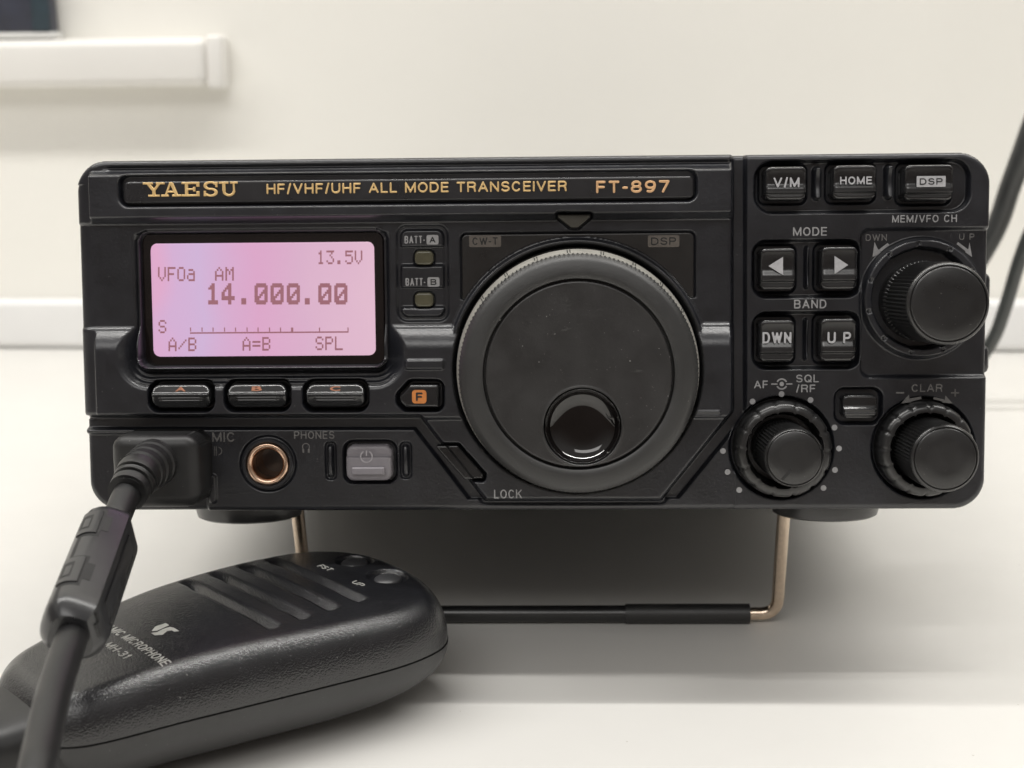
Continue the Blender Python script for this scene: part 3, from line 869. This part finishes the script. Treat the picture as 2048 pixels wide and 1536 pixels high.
hpatch('finger_dimple', lambda X, Z: np.hypot(X-DIMP[0], Z-DIMP[1])-7.9, (DIMP[0]-7.9, DIMP[1]-7.9, DIMP[0]+7.9, DIMP[1]+7.9), 16.7, 12.6, GLOSS, dial, edge=0.1, step=0.12, prof=bowlprof)
# worn specks and scuffs on the cap
sc_ = []
for (px, py) in ((1045, 692), (1318, 697), (1336, 792), (1110, 668), (1093, 633), (1078, 724), (1260, 722), (1215, 905), (1000, 640)):
    c = PP(px, py, 16.9); sc_.append(circ_poly(c, 0.10+0.05*random.random(), 6))
for k in range(26):
    a, r = random.uniform(0, 2*math.pi), 18.5*math.sqrt(random.random())
    c = (DIAL[0]+r*math.cos(a), DIAL[1]+r*math.sin(a))
    if math.hypot(c[0]-DIMP[0], c[1]-DIMP[1]) > 9.2: sc_.append(circ_poly(c, random.uniform(0.035, 0.08), 5))
flat('scuff', sc_, 16.9, ink('pale_scuff', (0.30, 0.30, 0.29)), dial, 0.01)
def smear(x0, y0, x1, y1, w_):
    a, b = PP(x0, y0, 16.9), PP(x1, y1, 16.9); n = math.hypot(b[0]-a[0], b[1]-a[1]); u_ = (-(b[1]-a[1])/n*w_, (b[0]-a[0])/n*w_)
    m_ = ((a[0]+b[0])/2, (a[1]+b[1])/2)
    return [a, (m_[0]+u_[0], m_[1]+u_[1]), b, (m_[0]-u_[0]*.6, m_[1]-u_[1]*.6)]
flat('smear', [smear(1118, 663, 1150, 655, .35), smear(1103, 672, 1112, 664, .25), smear(1262, 745, 1290, 741, .3), smear(1040, 800, 1046, 822, .2)], 16.9, ink('faint_smear', (0.045, 0.044, 0.043)), dial, 0.008)

# ---------------- keys of the right section
def concave(r, amt, tilt=0.0):
    def p(X, Z):
        zz = (Z-r[1])/r[3]
        lower = ss((-zz-0.52)/0.14)
        return amt*(zz*zz-1)*0.6+0.38*ss((0.0-zz)/0.35)*(1-lower)-0.55*lower+0.1*zz
    return p
KT = 3.2
for r, s, tr, patch in ((TOPK[0], 'V/M', (1547, 355, 1599, 375), False), (TOPK[1], 'HOME', (1680, 353, 1744, 369), False), (TOPK[2], 'DSP', (1833, 352, 1891, 374), True)):
    k = plate('push_key', r, 1.3, KT, -3.2, KEY, T, edge=0.8, step=0.1, prof=concave(r, 0.8))
    k['label'] = 'glossy black key marked %s' % s
    tr = RECT(*tr, KT)
    if patch:
        flat('legend_patch', [rr_poly(tr, 0.15)], KT+0.08, WHITEK, k, 0.04)
        text('lettering', s, (tr[0], tr[1], tr[2]*.80, tr[3]*.62), KT+0.13, TICK, k, 0.10, 0.02)
    else:
        text('lettering', s, tr, KT+0.08, WHITEK, k, 0.092, 0.04)
for r, s, tr in ((BANK[0], 'DWN', (1525, 664, 1583, 687)), (BANK[1], 'U P', (1655, 664, 1702, 687))):
    k = plate('push_key', r, 1.3, KT, -3.2, KEY, T, edge=0.8, step=0.1, prof=concave(r, 0.8))
    k['label'] = 'glossy black key marked %s' % s
    text('lettering', s, RECT(*tr, KT), KT+0.0, WHITEK, k, 0.088, 0.05)
for r, tri, nm in ((MODK[0], [(1535, 532), (1567, 512), (1567, 552)], 'left'), (MODK[1], [(1698, 530), (1668, 510), (1668, 550)], 'right')):
    k = plate('push_key', r, 1.3, KT, -3.2, KEY, T, edge=0.8, step=0.1, prof=concave(r, 0.8))
    k['label'] = 'glossy black key with a pale triangle pointing %s' % nm
    flat('arrow_mark', [inset_poly(POLY(tri, KT), 0.1)], KT+0.02, WHITEK, k, 0.05)
def ck(X, Z):
    zz = (Z-CLARK[1])/CLARK[3]
    return 0.5*ss((0.1-zz)/0.3)+0.12*np.exp(-((zz+0.25)/.1)**2)+0.12*np.exp(-((zz+0.55)/.1)**2)-0.4*ss((-zz-.65)/.2)
k = plate('small_key', CLARK, 1.2, 1.6, -1.9, KEY, T, edge=0.7, step=0.1, prof=ck)
# power key
def pk(X, Z):
    zz = (Z-PWR[1])/PWR[3]
    return 0.9*ss((0.42-zz)/0.10)*(1-0.45*ss((-zz-0.2)/.8))-0.9
pw = plate('power_key', PWR, 1.6, 2.2, -2.5, LILAC, T, edge=0.8, step=0.1, prof=pk)
pw['label'] = 'lilac grey power key with a raised bar'
plate('raised_bar', RECT(704, 934, 770, 950, 2.2), 0.25, 2.9, 1.2, LILAC, pw, edge=0.4, step=0.08)
pc = PP(733, 913, 2.2); Vp = []; Fp = []
def arc_poly(c, r0, r1, a0, a1, n=24):
    A = [math.radians(a0+(a1-a0)*i/n) for i in range(n+1)]
    return [(c[0]+r1*math.cos(a), c[1]+r1*math.sin(a)) for a in A]+[(c[0]+r0*math.cos(a), c[1]+r0*math.sin(a)) for a in A[::-1]]
flat('power_symbol', [arc_poly(pc, 1.15, 1.42, 120, 420), [(pc[0]-.12, pc[1]+.1), (pc[0]+.12, pc[1]+.1), (pc[0]+.12, pc[1]+1.35), (pc[0]-.12, pc[1]+1.35)]], 2.26, ink('pale_lilac_ink', (0.48, 0.46, 0.49)), pw, 0.04)
# lock key
def lk(X, Z):
    a, b = PP(893, 890, 1.5), PP(948, 958, 1.5)
    d = ((X-a[0])*(b[1]-a[1])-(Z-a[1])*(b[0]-a[0]))/math.hypot(b[0]-a[0], b[1]-a[1])
    return -0.5*inside(d, 0.5)
lo = hpatch('lock_key', lambda X, Z: sd_poly(X, Z, inset_poly(LOCK_P, .4), .4), (min(p[0] for p in LOCK_P), min(p[1] for p in LOCK_P), max(p[0] for p in LOCK_P), max(p[1] for p in LOCK_P)),
            2.4, -0.5, KEY, T, edge=0.5, step=0.1, prof=lk)
lo['label'] = 'slanted black lock key beside the dial'

# ---------------- knobs
def knob(name, label, c, r, d, collar=None, nk=64, rcap=None, notch=False):
    g = thing(name, label, ''); del g['category']; g.parent = T
    def kn(th, rr, dd): return np.where((dd > 2.2) & (dd < d-0.9) & (rr > r*0.93), -0.24*(1-np.cos(th*nk)), 0*th)
    rc = rcap or r*0.90
    prof = [(r*1.02, -2.3), (r*1.02, 1.8), (r, 2.3), (r, 4), (r, 7), (r, d-3), (r, d-1.3), (r*0.985, d-0.9), (r*0.96, d-0.35), (rc*1.015, d-0.15), (rc, d-0.45), (rc*0.985, d-0.45), (rc*0.97, d-0.1), (rc*0.94, d), (rc*.5, d+0.08)]
    lathe('knob_body', c, prof, KNOB, g, nk*6, kn, cap=True, sharp=50)
    if collar:
        rr, h, nb = collar
        def cm(th, q, dd): return np.where(q > rr*0.75, -0.35*np.clip((np.cos(th*nb+.5)-0.80)/0.2, 0, 1)*(dd > 0.5), 0*th)
        pr = [(rr, -2.3), (rr, h*.45), (rr*.985, h*.72), (rr*.94, h*.93), (rr*.88, h), (rr*.80, h), (rr*.77, h*.85), (rr*.75, h*.3), (rr*.70, 0)]
        lathe('knob_collar', c, pr, KNOB, g, nb*12, cm, cap=False, sharp=50)
    return g
gm = knob('control_knob', 'largest knob, under the MEM/VFO CH legend', PP(1848, 603, 2), 8.6, 21.3, None, 64, 7.75)
ga = knob('control_knob', 'concentric knob under the AF and SQL/RF legends', AFC, 6.3, 17.0, (10.6, 4.6, 14), 54, 5.75)
gc = knob('control_knob', 'knob under the CLAR legend', CLC, 7.25, 18.0, (10.4, 4.6, 16), 60, 6.5)
pm = flat('pointer_mark', [POLY([(1566, 962), (1562, 958), (1580, 938), (1585, 941)], 17.1)], 17.05, DARK, ga, 0.05)

# ---------------- printed legends of the right section
def leg(s, x0, y0, x1, y1, d=0.0, mat=INK, w=0.085, **k): return text('printed_legend', s, RECT(x0, y0, x1, y1, d), d, mat, T, w, 0.035, **k)
leg('MODE', 1586, 454, 1654, 472)
leg('BAND', 1588, 599, 1653, 617)
leg('MEM/VFO CH', 1784, 429.5, 1914, 445)
leg('DWN', 1731, 468, 1774, 482, -1.2, INKD)
leg('U P', 1918, 467, 1949, 480, -1.2, INKD)
leg('AF', 1508, 761, 1536, 777)
leg('SQL', 1592, 749, 1638, 765)
leg('/RF', 1592, 769, 1631, 785)
leg('CLAR', 1823, 768, 1885, 784, 0.0, INKD)
flat('printed_legend', [POLY([(1792, 784), (1808, 784), (1808, 787), (1792, 787)])], 0, INKD, T)
flat('printed_legend', [POLY([(1902, 784.5), (1918, 784.5), (1918, 787), (1902, 787)]), POLY([(1909, 778), (1911.5, 778), (1911.5, 784.4), (1909, 784.4)]), POLY([(1909, 787.1), (1911.5, 787.1), (1911.5, 793), (1909, 793)])], 0, INKX, T)
flat('arrow_mark', [POLY([(1775, 486), (1779, 490), (1762, 503), (1757, 500)], -1.2), POLY([(1749, 484), (1755, 497), (1763, 506), (1745, 514)], -1.2)], -1.2, INK, T)
flat('arrow_mark', [POLY([(1916, 484), (1913, 488), (1932, 503), (1936, 499)], -1.2), POLY([(1939, 485), (1937, 497), (1930, 504), (1944, 514)], -1.2)], -1.2, INK, T)
flat('arrow_mark', [POLY([(1842, 793), (1843, 798), (1822, 803), (1820, 797)]), POLY([(1818, 789), (1819, 797), (1824, 804), (1802, 807)])], 0, INKD, T)
flat('arrow_mark', [POLY([(1868, 794), (1866, 798), (1886, 803), (1889, 799)]), POLY([(1891, 791), (1890, 799), (1884, 805), (1905, 807)])], 0, INKD, T)
cA = PP(1563.5, 768); u = PX
flat('knob_symbol', [circ_poly(cA, 4.5*u, 16), arc_poly(cA, 8.5*u, 11.5*u, 25, 155), arc_poly(cA, 8.5*u, 11.5*u, 205, 335),
                     [(cA[0]-21*u, cA[1]-1.3*u), (cA[0]-8.6*u, cA[1]-1.3*u), (cA[0]-8.6*u, cA[1]+1.3*u), (cA[0]-21*u, cA[1]+1.3*u)],
                     [(cA[0]+8.6*u, cA[1]-1.3*u), (cA[0]+21*u, cA[1]-1.3*u), (cA[0]+21*u, cA[1]+1.3*u), (cA[0]+8.6*u, cA[1]+1.3*u)]], 0, INK, T)
flat('scale_dots', [circ_poly(PP(x, y), 5.8*u, 16) for x, y in ((1505, 803), (1563, 788), (1621, 800), (1669, 855), (1678, 897), (1670, 940), (1647, 976), (1446, 902), (1455, 944), (1478.5, 980))], 0, INK, T)
# lower section
leg('MIC', 424, 864, 470, 884, -0.5, INKX, 0.085)
leg('PHONES', 588, 862, 669, 878, -0.5, INKD, 0.078)
leg('LOCK', 988, 979, 1044, 997, 2.82, INK, 0.072)
cM = PP(435, 902, -0.5)
flat('microphone_symbol', [arc_poly((cM[0]+.1, cM[1]), .75, .95, -80, 80, 14), [(cM[0]-.75, cM[1]-1.05), (cM[0]-.58, cM[1]-1.05), (cM[0]-.58, cM[1]+1.05), (cM[0]-.75, cM[1]+1.05)],
                           [(cM[0]-.35, cM[1]-1.05), (cM[0]-.18, cM[1]-1.05), (cM[0]-.18, cM[1]+1.05), (cM[0]-.35, cM[1]+1.05)]], -0.5, INKX, T)
cH = PP(612, 896, -0.5)
flat('headphone_symbol', [arc_poly((cH[0], cH[1]+.25), .68, .86, -35, 215, 22), rr_poly((cH[0]-.62, cH[1]-.65, .2, .42), .1), rr_poly((cH[0]+.62, cH[1]-.65, .2, .42), .1)], -0.5, INKD, T)

# ---------------- headphone jack
jk = thing('phone_jack', '', ''); del jk['category']; jk['label'] = 'round headphone socket with a copper coloured sleeve'; jk.parent = T
lathe('sleeve', JACK, [(4.75, -3), (4.75, -0.2), (4.62, 0.25), (4.35, 0.45), (3.85, 0.35), (3.45, -0.1), (3.3, -0.8), (3.25, -3.0), (3.2, -12)], COPPER, jk, 72, cap=False, sharp=70)
lathe('socket_hole', JACK, [(3.25, -3.1), (3.2, -24)], DARK, jk, 48)
lathe('locking_ring', JACK, [(5.7, -1.2), (5.7, -0.1), (5.55, 0.05), (5.0, 0.05), (4.85, -0.1), (4.8, -2)], BLK, jk, 72, cap=False)

# ---------------- feet and bail
def foot(xa, xb, y, hgt, label):
    c = ((xa+xb)/2, y); r = (xb-xa)/2
    prof = [(r, -39.2), (r, -39.0-hgt*.6), (r*.97, -39.0-hgt*.9), (r*.9, -39.0-hgt), (r*.6, -39.0-hgt)]
    V = []; F = []; n = 48
    for (q, z) in prof:
        for j in range(n): V.append((c[0]+q*math.cos(2*math.pi*j/n), c[1]+q*math.sin(2*math.pi*j/n), z))
    for i in range(len(prof)-1):
        for j in range(n): k = (j+1) % n; F.append((i*n+j, (i+1)*n+j, (i+1)*n+k, i*n+k))
    F.append(tuple(range((len(prof)-1)*n, len(prof)*n)))
    o = link('foot', V, F, KNOB, T, True, 40); o['label'] = label
foot(-80.0, -54.6, 20, 4.4, 'front foot near the microphone socket')
foot(56.2, 81.0, 20, 4.4, 'front foot under the small knobs')
foot(-78.0, -54, 236, 6.0, 'rear foot on the left'); foot(58.0, 82, 236, 6.0, 'rear foot on the right')

bail = thing('bail_stand', '', ''); del bail['category']; bail['label'] = 'bent nickel wire stand holding up the front'; bail.parent = T
def w2p(p):                                     # world mm -> panel frame
    return M.T @ (np.array(p, float)-PO)
BR = 1.55
yb = 25.0
corner = (59.6, yb, BR+0.9)
legR0 = PP(1561, 1040, -22.0); legL0 = PP(590, 1042, -22.0)
pR = w2p((60.0, yb, BR+0.9)); pL = w2p((-56.6, yb, BR+0.9))
tR = np.array([58.9, 17, -37.5]); tL = np.array([-56.0, 17, -37.5])
cr_ = 4.0
def lerp(a, b, t): return np.array(a)+(np.array(b)-np.array(a))*t
dR = (tR-pR)/np.linalg.norm(tR-pR); dL = (tL-pL)/np.linalg.norm(tL-pL)
path = [tR, pR+dR*12, pR+dR*5, pR+dR*2.6+np.array([-.35, 0, 0]), pR+dR*0.9+np.array([-1.4, 0, 0]), pR+dR*0.1+np.array([-3.2, 0, 0]), pR+np.array([-6, 0, 0]), pR+np.array([-20, 0, 0]), (pR+pL)/2,
        pL+np.array([20, 0, 0]), pL+np.array([6, 0, 0]), pL+dL*0.1+np.array([3.2, 0, 0]), pL+dL*0.9+np.array([1.4, 0, 0]), pL+dL*2.6+np.array([.35, 0, 0]), pL+dL*5, pL+dL*12, tL]
tube('wire', path, BR, WIRE, bail, 20, 6)
def on_bar(x): return pR+(pL-pR)*((pR[0]-x)/(pR[0]-pL[0]))
tube('rubber_sleeve', [on_bar(53.2), on_bar(45), on_bar(36), on_bar(22.5)], 2.45, RUB, bail, 20, 3)
tube('rubber_sleeve', [on_bar(22.7), on_bar(0), on_bar(-25), on_bar(-50)], 2.1, KNOB, bail, 20, 4)

# ------------------------------------------------------------------ microphone cable: plug, strain relief, cord, clamp-on choke
CB = thing('microphone_cable', 'thick black cord with ferrite choke plugged into the radio', 'cable', tuple(PO), (-TILT, 0, 0))
pr = RECT(222, 870, 399, 1017, 11)
def plugtop(X, Z):
    return 0.7*np.sin(np.clip((X-pr[0]+pr[2])/(2*pr[2]), 0, 1)*np.pi)-0.8*ss((pr[1]+pr[3]-Z)/(2*pr[3]))
plate('plug', pr, 3.2, 11.5, -1.9, PLUG, CB, edge=2.6, step=0.25, prof=plugtop)
p0 = np.array([*[PP(305, 915, 11)[0]], -9.0, PP(305, 915, 11)[1]])
def c_at(px, py, dist): return w2p(at(px, py, dist))
sr0 = np.array([PP(303, 928, 13)[0], -10.5, PP(303, 928, 13)[1]])
path_c = [sr0, c_at(277, 950, 294), c_at(254, 988, 288), c_at(238, 1025, 283), c_at(222, 1065, 278), c_at(195, 1130, 268), c_at(160, 1230, 252), c_at(128, 1320, 238),
          c_at(104, 1400, 226), c_at(86, 1480, 216), c_at(70, 1560, 207), c_at(40, 1720, 196), c_at(-90, 1960, 190)]
endp = w2p((-150.0, -110.0, 9.0)); end2 = w2p((-138.0, -96.0, 11.0)); end3 = w2p((-122, -82.5, 12.5))
path_c += [w2p((-136, -170, 6)), w2p((-158, -138, 5)), endp, end2, end3]
tube('cord', path_c[1:], 2.8, CORD, CB, 28, 10)
# ribbed strain relief: rings of falling size along the first stretch
def relief():
    a, b = path_c[0], path_c[2]
    mid = path_c[1]
    def f(t):
        base = 5.0-1.35*t
        saw = (t*6) % 1.0
        return base+0.35*(1 if saw < 0.7 else -0.6)
    return tube('strain_relief', [a, mid*0.55+a*0.45, mid, b*0.45+mid*0.55, b], 5, PLUG, CB, 28, 22, True, 30, f)
relief()
# choke: two half shells round the cord, with two latches
A0, A1 = path_c[4]*0.75+path_c[3]*0.25, path_c[7]*0.50+path_c[6]*0.50
ax_ = (A1-A0); LEN = np.linalg.norm(ax_); ax_ /= LEN
toc = CAMP-(A0+A1)/2; toc -= ax_*np.dot(toc, ax_); toc /= np.linalg.norm(toc)
sid = np.cross(ax_, toc)                        # sideways in the picture
if sid[0] < 0: sid = -sid
def choke(name, a0, a1, rad_fun, l0, l1, mat, n=26, cap=True, rows=None):
    """shell section between polar angles a0..a1 (deg, 0 = toward right side, 90 = to the viewer)"""
    V = []; F = []
    rows = rows or [(0.0, .66), (0.012, .74), (0.05, .90), (0.075, .965), (0.10, .99), (0.13, 1), (0.87, 1), (0.90, .99), (0.925, .965), (0.95, .90), (0.988, .74), (1.0, .66)]
    for (t, k) in rows:
        for j in range(n+1):
            a = math.radians(a0+(a1-a0)*j/n); r = rad_fun(math.degrees(a))*k
            V.append(A0+ax_*(l0+(l1-l0)*t)*LEN+r*(math.cos(a)*sid+math.sin(a)*toc))
    for i in range(len(rows)-1):
        for j in range(n): F.append((i*(n+1)+j, i*(n+1)+j+1, (i+1)*(n+1)+j+1, (i+1)*(n+1)+j))
    m = len(rows)
    for i, rev in ((0, True), (m-1, False)):
        c = len(V); V.append(A0+ax_*(l0+(l1-l0)*rows[i][0])*LEN)
        for j in range(n): F.append((i*(n+1)+j, i*(n+1)+j+1, c) if rev else (i*(n+1)+j+1, i*(n+1)+j, c))
    return link(name, V, F, mat, ck_, True, 26)
ck_ = thing('ferrite_choke', '', ''); del ck_['category']; ck_['label'] = 'two black half shells snapped round the cord'; ck_.parent = CB
def rf(a):                                      # round shell with one flat flank to the right
    t = math.radians(a); n = 2.9
    r = 6.0/((abs(math.cos(t))**n+abs(math.sin(t))**n)**(1/n))
    c = math.cos(t-math.radians(30))
    return min(r, 4.8/c) if c > 0.3 else r
S0, S1 = 139, 112
EDGE = [(0, .6), (0.0, 1), (1, 1), (1, .6)]
choke('half_shell', S0-360+0.8, S0-0.8, rf, 0, 1, FERR, 90)
choke('half_shell', S0+0.8, 200, rf, 0.002, .998, FERR, 20)
L1, L2 = (.13, .36), (.58, .81)
choke('seam_gap', S0-3.6, S0+3.6, lambda a: rf(a)+0.03, 0.001, .999, DARK, 3)
for (l0, l1) in (L1, L2):
    choke('seam_gap', S1-4.2, S0+3, lambda a: rf(a)+0.04, l0-.014, l1+.014, DARK, 12, rows=EDGE)
    choke('latch', S1+1.2, S0+8, lambda a: rf(a)+0.34, l0+.006, l1-.006, FERR, 12, rows=EDGE)
    choke('latch_slot', S0-13, S0+5, lambda a: rf(a)+0.37, l0+.05, l1-.05, DARK, 6, rows=EDGE)
    choke('latch_slot', S1-17, S1-3.5, lambda a: rf(a)+0.06, l0+.045, l1-.045, DARK, 6, rows=EDGE)
    choke('catch', S0-11, S0-1, lambda a: rf(a)+0.42, l0+.085, l1-.06, FERR, 5, rows=EDGE)
choke('flank_panel', 12, 52, lambda a: rf(a)+0.22, .20, .82, FERR, 8, rows=[(0, .6), (0.0, .985), (0.02, 1.0), (.98, 1.0), (1, .985), (1, .6)])
choke('flank_slot', 2, 8, lambda a: rf(a)+0.10, .22, .84, DARK, 4, rows=EDGE)
choke('flank_slot', 44, 64, lambda a: rf(a)*0.90+0.25, .90, .955, DARK, 4, rows=EDGE)
choke('hinge_tab', 10, 46, lambda a: rf(a)*0.93+0.25, .885, .975, MICL, 6, rows=[(0, .6), (0.0, 1), (1, .90), (1, .6)])
choke('flank_slot', 58, 68, lambda a: rf(a)*0.86+0.3, .02, .07, DARK, 4, rows=EDGE)

# ------------------------------------------------------------------ hand microphone
ANG = math.radians(43.0)
MC = thing('hand_microphone', 'black hand microphone lying face down in front of the radio', 'microphone', (-61.0, -30.3, 0), (0, 0, ANG))
NEAR = [(-49.5, 7), (-47.5, 12), (-44, 15.5), (-38, 17.6), (-25, 19.6), (-10, 22.4), (5, 25.2), (18, 27.3), (26, 27.5), (33, 26), (37.5, 22.5), (40.5, 17.5), (42.5, 11), (43.3, 4)]
FAR = [(-49.5, 7), (-47.5, 12.5), (-44, 16.5), (-38, 19.5), (-25, 23.8), (-10, 27.6), (4, 29.4), (15, 29.2), (24, 27.6), (31, 24.8), (36.5, 20.8), (40, 16), (42.3, 10), (43.3, 4)]
def smooth_outline(n=24):
    pts = [(u, -w_) for u, w_ in NEAR]+[(u, w_) for u, w_ in FAR[::-1]]
    P = [np.array(p, float) for p in pts]; N = len(P); out = []
    for i in range(N):
        a, b, c, d = P[i-1], P[i], P[(i+1) % N], P[(i+2) % N]
        for k in range(n):
            t = k/n; out.append(tuple(0.5*((2*b)+(-a+c)*t+(2*a-5*b+4*c-d)*t*t+(-a+3*b-3*c+d)*t**3)))
    return out
OUT = smooth_outline()                         # x toward the head, the near side is -y
def mic_sd(X, Z): return sd_poly(X, Z, OUT)
SEAMH = 15.2; TOPH = 27.0
RIBS = (-2.0, 5.3, 12.4, 19.4)
BTN = [(33.0, -7.5), (33.6, 6.0)]
def mic_top(X, Z):
    S = mic_sd(X, Z)
    crown = -1.3*(Z/26.0)**2-1.2*np.clip((X-25)/20, 0, 1)**2-3.2*np.clip((-X-5)/45, 0, 1)**1.5
    t = np.clip(-S/6.0, 0, 1)
    full = TOPH+crown
    n = 2.1
    H = SEAMH+0.4+(full-SEAMH-0.4)*np.power(1-np.power(1-t, n), 1/n)
    for u0 in RIBS:
        uc = u0+0.0025*(Z-2)**2*0.6
        d = X-uc
        g = np.where(d < 0, ss((d+0.6)/0.6), 1-ss((d-.5)/2.4))
        lim = inside(-Z-15.0, 1.2)*inside(Z-20, 9.0)
        H = H-1.8*g*lim*ss((-S-1.5)/3)
    for (u_, v_) in BTN:
        r = np.hypot(X-u_, Z-v_); H = H-0.9*inside(r-4.3, 0.8)
    return H
def shell(name, fun, grow, nf, mat, rim=None, flip=False):
    """closed dome over the outline: rings running from the rim to the spine of the body"""
    P = np.array(OUT); n = len(P)
    ctr = np.stack([np.clip(P[:, 0], -30, 22), np.full(n, 0.6)], 1)
    d = P-ctr; L = np.linalg.norm(d, axis=1, keepdims=True); P2 = P+d/L*grow
    fs = np.linspace(0, 1, nf)**1.9*1.006
    V = []
    if rim is not None: V.append(np.concatenate([P2, np.full((n, 1), rim)], 1))
    for f in fs:
        q = P2*(1-f)+ctr*f
        V.append(np.concatenate([q, fun(q[None, :, 0], q[None, :, 1]).reshape(-1, 1)], 1))
    m = len(V); V = np.concatenate(V)
    Q = []
    for i in range(m-1):
        a = np.arange(n); b_ = (a+1) % n
        Q.append(np.stack([i*n+a, i*n+b_, (i+1)*n+b_, (i+1)*n+a], 1))
    Q = np.concatenate(Q)
    if flip: Q = Q[:, ::-1]
    return quads(name, V, Q, mat, MC, True, None)
mu = shell('upper_shell', mic_top, 0, 130, MICU, SEAMH+0.3)
def mic_low(X, Z):
    t = np.clip(-(mic_sd(X, Z)-0.12)/23.0, 0, 1)
    return SEAMH-(SEAMH-0.3-3.0*np.clip((X-8)/30, 0, 1)**1.5)*np.sqrt(1-(1-t)**2)
shell('lower_shell', mic_low, 0.12, 60, MICL, SEAMH-0.02, True)
hpatch('seam_gap', lambda X, Z: mic_sd(X, Z)+0.45, (-50.5, -29, 46, 29), SEAMH+1.2, SEAMH-1.5, DARK, MC, edge=0, step=0.5, place=to_up)
def mic_h(u_, v_): return float(mic_top(np.array([[u_]]), np.array([[v_]]))[0, 0])
for (u_, v_) in BTN:
    h = mic_h(u_, v_)
    def bp(X, Z, u_=u_, v_=v_): return -0.0*X
    b = hpatch('push_button', lambda X, Z, u_=u_, v_=v_: np.hypot(X-u_, Z-v_)-3.1, (u_-3.2, v_-3.2, u_+3.2, v_+3.2), h+0.95, h-1, BTNGREY, MC, edge=2.6, step=0.12, place=to_up, edge_h=1.0)
def on_mic(u_, v_, lift=0.03):
    """flat lettering frame (x along -y, z toward the head) laid on the shell"""
    def f(X, Z, H):
        uu, vv = u_+Z, v_-X
        return np.stack([uu, vv, mic_top(uu, vv)+lift+H], -1)
    return f
def mic_text(body, u_, v_, length, height, weight=0.085):
    return text('lettering', body, (0, 0, length/2, height/2), 0.0, MICINK, MC, weight, 0.03, 0.22, on_mic(u_, v_), 0.08)
mic_text('DYNAMIC MICROPHONE', -24.6, 0.2, 30.0, 2.1, 0.075)
mic_text('MH-31', -28.6, -2.6, 8.8, 2.0, 0.075)
mic_text('FST', 25.6, 5.8, 4.6, 1.6, 0.075)
mic_text('UP', 25.2, -7.4, 3.4, 1.6, 0.075)
LG = [[(0.0, 1.0), (0.27, 1.0), (0.36, 0.30), (0.24, 0.12), (0.0, 0.45)], [(0.42, 0.92), (0.60, 1.0), (1.0, 1.0), (0.90, 0.80), (0.74, 0.80), (0.66, 0.62), (0.82, 0.28), (0.66, 0.0), (0.38, 0.0), (0.48, 0.24), (0.40, 0.55)]]
LG = [[((x-.5)*5.6, (y-.5)*4.4) for x, y in p] for p in LG]
hpatch('emblem', lambda X, Z: np.minimum(sd_poly(X, Z, LG[0]), sd_poly(X, Z, LG[1])), (-2.8, -2.2, 2.8, 2.2), 0.03, -0.03, MICINK, MC, edge=0, step=0.08, place=on_mic(-18.2, -1.2), sharp=40)
# boot at the tail
def boot():
    V = []; F = []; n = 32
    rows = [(-44, 14.0, 9.0, 13.0), (-50, 12.6, 8.4, 12.8), (-54, 11.4, 8.0, 12.6), (-62, 9.6, 7.6, 12.4), (-72, 7.4, 6.2, 12.2), (-80, 5.0, 5.0, 12.2), (-82, 3.6, 3.6, 12.2)]
    for (x, a, b, z) in rows:
        for j in range(n):
            th = 2*math.pi*j/n; c, s = math.cos(th), math.sin(th); e = 2/3.2
            V.append((x, a*math.copysign(abs(c)**e, c), z+b*math.copysign(abs(s)**e, s)))
    for i in range(len(rows)-1):
        for j in range(n): k = (j+1) % n; F.append((i*n+j, (i+1)*n+j, (i+1)*n+k, i*n+k))
    F.append(tuple(range(n))); F.append(tuple(range((len(rows)-1)*n, len(rows)*n))[::-1])
    return link('cable_boot', V, F, PLUG, MC, True, 40)
boot()

# ------------------------------------------------------------------ cables behind the radio, at right
COAX = plastic('dark_grey_cable', (0.028, 0.030, 0.030), 0.45, 0.05, dust=False)
COAX2 = plastic('grey_green_cable', (0.030, 0.035, 0.034), 0.40, 0.05, dust=False)
def seg(p): return [c for c in p]
c1 = tube('coaxial_cable', [w2p_ for w2p_ in (at(1900, 610, 560), at(1985, 470, 545), at(2022, 370, 535), at(2060, 265, 525), at(2120, 90, 515), at(2190, -200, 505), at(2240, -700, 500), at(2230, -1500, 520))], 4.0, COAX, None, 20, 10)
tag(c1, 'thicker dark cable rising behind the right end of the radio', 'cable')
c2 = tube('power_cable', [at(1930, 760, 560), at(1985, 680, 552), at(2012, 610, 545), at(2050, 490, 535), at(2130, 300, 525), at(2200, 0, 515), at(2240, -500, 520), at(2260, -1400, 540)], 2.6, COAX2, None, 20, 10)
tag(c2, 'thinner grey-green cable behind the radio at the right edge', 'cable')
